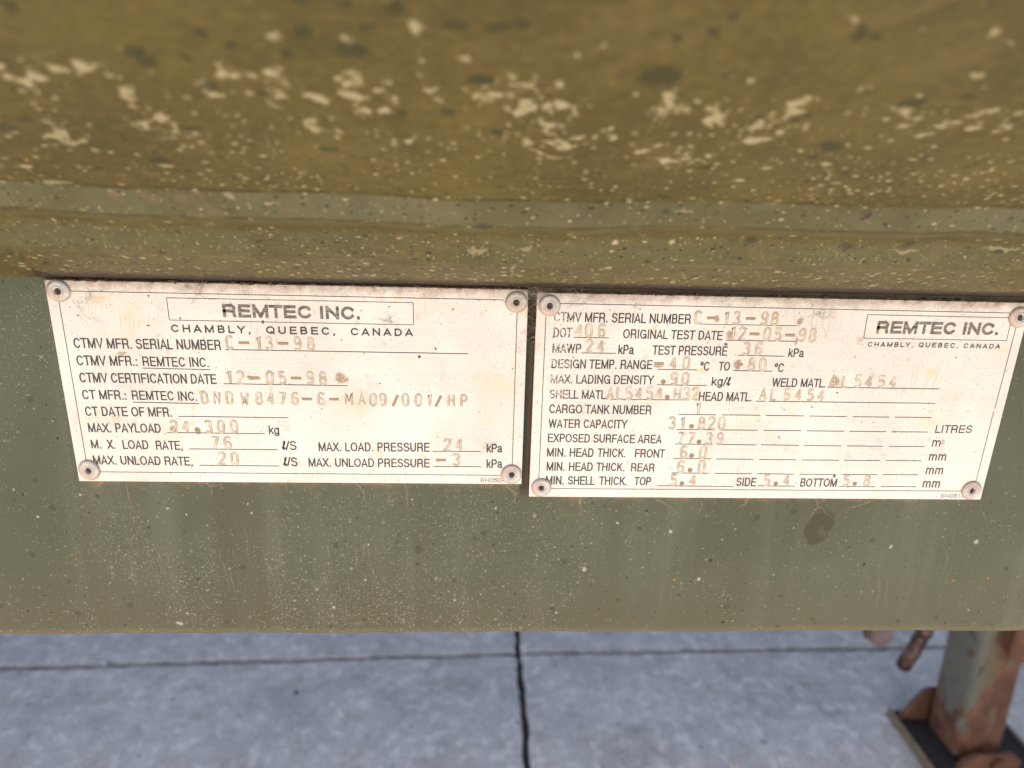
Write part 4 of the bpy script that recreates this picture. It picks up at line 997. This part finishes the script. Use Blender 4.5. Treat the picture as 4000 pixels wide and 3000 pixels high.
# gearbox boss: rounded rusty cover on the front face near the top
P = [(.035 * math.cos(R(a)) , .035 * math.sin(R(a)) * .8) for a in range(180, 361, 12)] + [(.035, .2), (-.035, .2)]
bz = BOSS_Z - GZ
bevel(MB().prism([(u_ + .020, v_ + bz) for u_, v_ in P], lambda u_, v_, d_: (u_ , d_, v_), -LS / 2 - .022, -LS / 2 + .001).make('gear_cover', M_RUST, leg), .004)

# ------------------------------------------------------------------ crank and second lug hanging behind the rail
ck = empty('crank_handle', CRANK[1])
tag(ck, 'thin brown metal crank rod hanging below the green rail beside the leg', 'crank handle')
M_CR = simple('brown_crank_metal', (0.030, 0.016, 0.013), .30, .6, (0.115, 0.062, 0.050), 90)
A = Vector(CRANK[0]) - Vector(CRANK[1]); d = A.normalized()
rr = CRANK[2]
o = MB().tube([d * .062, d * ((LX - LS / 2 + .012 - CRANK[1][0]) / d.x)], rr * .72, 14).make('rod', M_CR, ck); sharp(o, 50)
o = MB().tube([d * .052, d * .060, d * .064, d * .072], [rr * .8, rr * 1.02, rr * 1.02, rr * .75], 14).make('collar', M_CR, ck); sharp(o, 50)
o = MB().tube([d * -.012, d * -.008, d * .0, d * .030, d * .034, d * .038, d * .053], [rr * .55, rr * .9, rr, rr, rr * .86, rr * .98, rr * .9], 14).make('grip', M_CR, ck); sharp(o, 60)
lg = empty('hanging_lug', LUG[0])
tag(lg, 'blurred pinkish rounded metal lug just showing under the green rail', 'metal lug')
M_PK = rust_mat('pinkish_metal', 0, 8.1)
n_ = simple('pinkish_painted_metal', (0.10, 0.066, 0.062), .5, .1, (0.16, 0.105, 0.10), 60)
P = [(LUG[1] * math.cos(R(a)), LUG[1] * math.sin(R(a))) for a in range(180, 361, 15)] + [(LUG[1], .54), (-LUG[1], .54)]
bevel(MB().prism(P, lambda u_, v_, d_: (u_, d_, v_), -.008, .008).make('lug_body', n_, lg), .003)
o = MB().prism([(u_ * 1.16, v_ * 1.16 if v_ < .05 else v_) for u_, v_ in P], lambda u_, v_, d_: (u_, d_, v_), .0081, .014)
bevel(o.make('lug_backing', M_RUST, lg), .002)

# ------------------------------------------------------------------ small things: dirt, cobwebs, insect, pebbles
M_DIRT = simple('brown_dirt', (0.030, 0.018, 0.011), .95, 0, (0.15, 0.085, 0.045), 700)
def lump(mb, c, r, rg, flat=1.0):
    b = len(mb.v)
    base = [(0, 0, 1), (.89, 0, .45), (.28, .85, .45), (-.72, .53, .45), (-.72, -.53, .45), (.28, -.85, .45), (.72, .53, -.45), (-.28, .85, -.45), (-.89, 0, -.45), (-.28, -.85, -.45), (.72, -.53, -.45), (0, 0, -1)]
    fc = [(0, 1, 2), (0, 2, 3), (0, 3, 4), (0, 4, 5), (0, 5, 1), (1, 6, 2), (2, 7, 3), (3, 8, 4), (4, 9, 5), (5, 10, 1), (6, 7, 2), (7, 8, 3), (8, 9, 4), (9, 10, 5), (10, 6, 1), (11, 7, 6), (11, 8, 7), (11, 9, 8), (11, 10, 9), (11, 6, 10)]
    sx, sy, sz = rg.uniform(.7, 1.6), rg.uniform(.7, 1.2), rg.uniform(.6, 1.1) * flat
    for x, y, z in base:
        k = r * rg.uniform(.75, 1.2); mb.v.append(Vector((c[0] + x * k * sx, c[1] + y * k * sy, c[2] + z * k * sz)))
    mb.f += [tuple(b + i for i in q) for q in fc]
rg = random.Random(11)
mb = MB()
for i in range(900):
    x = rg.uniform(-.001, .415)
    cl = .5 + .5 * math.sin(x * 90) * math.sin(x * 37 + 1)
    if rg.random() > .35 + .65 * cl: continue
    top = 0 if x < .192 else -.0011
    r_ = abs(rg.gauss(0, .00030)) + .00010
    lump(mb, (x, rg.uniform(-.0006, .0012), top + rg.uniform(-.0001, .0006)), r_, rg, .8)
for i in range(170):          # packed into the slit between the plates
    z = -abs(rg.gauss(0, .012)); x = rg.choice((.1903, .1933)) + rg.gauss(0, .0004)
    if z < -.085: continue
    lump(mb, (x, rg.uniform(.0004, .0013), z), abs(rg.gauss(0, .00025)) + .0001, rg, 1.2)
for i in range(120):
    x = rg.uniform(.0, .40); top = -.0868 if x < .192 else -.0011 - .0918
    lump(mb, (x, rg.uniform(.0006, .0014), top - rg.uniform(0, .0006)), abs(rg.gauss(0, .00012)) + .00006, rg, .8)
d_ = mb.make('dirt', M_DIRT); tag(d_, 'brown dirt crumbs packed along the plate edges', kind='stuff')

M_WEB = simple('dusty_web', (0.13, 0.10, 0.075), .9, 0, (0.30, 0.25, 0.19), 400)
def web(name, label, cx, cz, n, spread, ln, seed, y0=-.0004):
    rg = random.Random(seed); mb = MB()
    for i in range(n):
        x, z = cx + rg.gauss(0, spread), cz + rg.gauss(0, spread * .6)
        a = rg.uniform(0, 6.28); P = []
        st = ln * rg.uniform(.08, .2); cv = rg.gauss(0, .35)
        for k in range(9):
            P.append((x - cx, y0 - .0003 * math.sin(k / 8 * math.pi) * rg.uniform(.5, 1.5), z - cz)); a += cv + rg.gauss(0, .25)
            x += math.cos(a) * st; z += math.sin(a) * st
        mb.tube(P, rg.uniform(.00003, .00006), 4, False)
    o = mb.make(name, M_WEB); o.location = (cx, 0, cz); tag(o, label, 'cobweb', 'wisps of dusty cobweb'); return o
web('cobweb', 'dusty cobweb clump hanging over the slit between the two plates', .1915, -.002, 46, .0022, .009, 5)
web('cobweb', 'thin cobweb threads beside the upper left rivet of the left plate', .0125, -.0085, 9, .0028, .010, 6)
web('cobweb', 'dusty cobweb tuft on the top edge of the plate above the left boxed name', .0595, -.0025, 12, .0018, .006, 9)
web('cobweb', 'small cobweb tuft on the lower line of the left boxed name', .1328, -.0145, 12, .0007, .004, 12)
web('cobweb', 'cobweb strands spreading above the worn serial number line of the right plate', .2330, -.0070, 7, .0016, .006, 21)
web('cobweb', 'loose cobweb threads near the top edge of the right plate beside its first rivet', .2125, -.0020, 10, .0022, .008, 25)
web('cobweb', 'cobweb strand beside the end of the serial number on the right plate', .3130, -.0080, 9, .0016, .006, 31)

ins = MB().tube([(-.0024, 0, 0), (-.0018, -.0006, .0003), (-.0008, -.0010, .0004), (.0004, -.0012, .0005), (.0013, -.0008, .0006), (.0021, -.0005, .0008)],
                [.0002, .0009, .0011, .0008, .0009, .0003], 10)
for k, (lx, lz) in enumerate(((-.001, -.0018), (.0002, -.002), (.0013, -.0016), (-.001, .0024), (.0004, .0026), (.0015, .0022))):
    ins.tube([(lx * .5, -.0009, 0), (lx, -.0014, lz * .5), (lx * 1.3, -.0002, lz)], .00012, 5)
o = ins.make('dead_insect', simple('insect_shell', (0.050, 0.018, 0.010), .65, 0, (0.17, 0.10, 0.07), 900)); sharp(o, 60)
o.location = INSECT; o.rotation_euler = (R(-10), R(-35), 0); o.scale = (.7, .7, .7)
tag(o, 'tiny reddish dead insect stuck on the tank lap seam', 'insect')

for px_, r_, col, lab in PEBBLES:
    rgp = random.Random(int(px_[0] * 1000)); mb = MB(); lump(mb, (0, 0, r_ * .45), r_, rgp, .7)
    o = mb.make('pebble', simple('stone', tuple(c * .8 for c in col), .85, 0, col, 120)); sharp(o, 30); o.location = px_
    tag(o, lab, 'pebble')
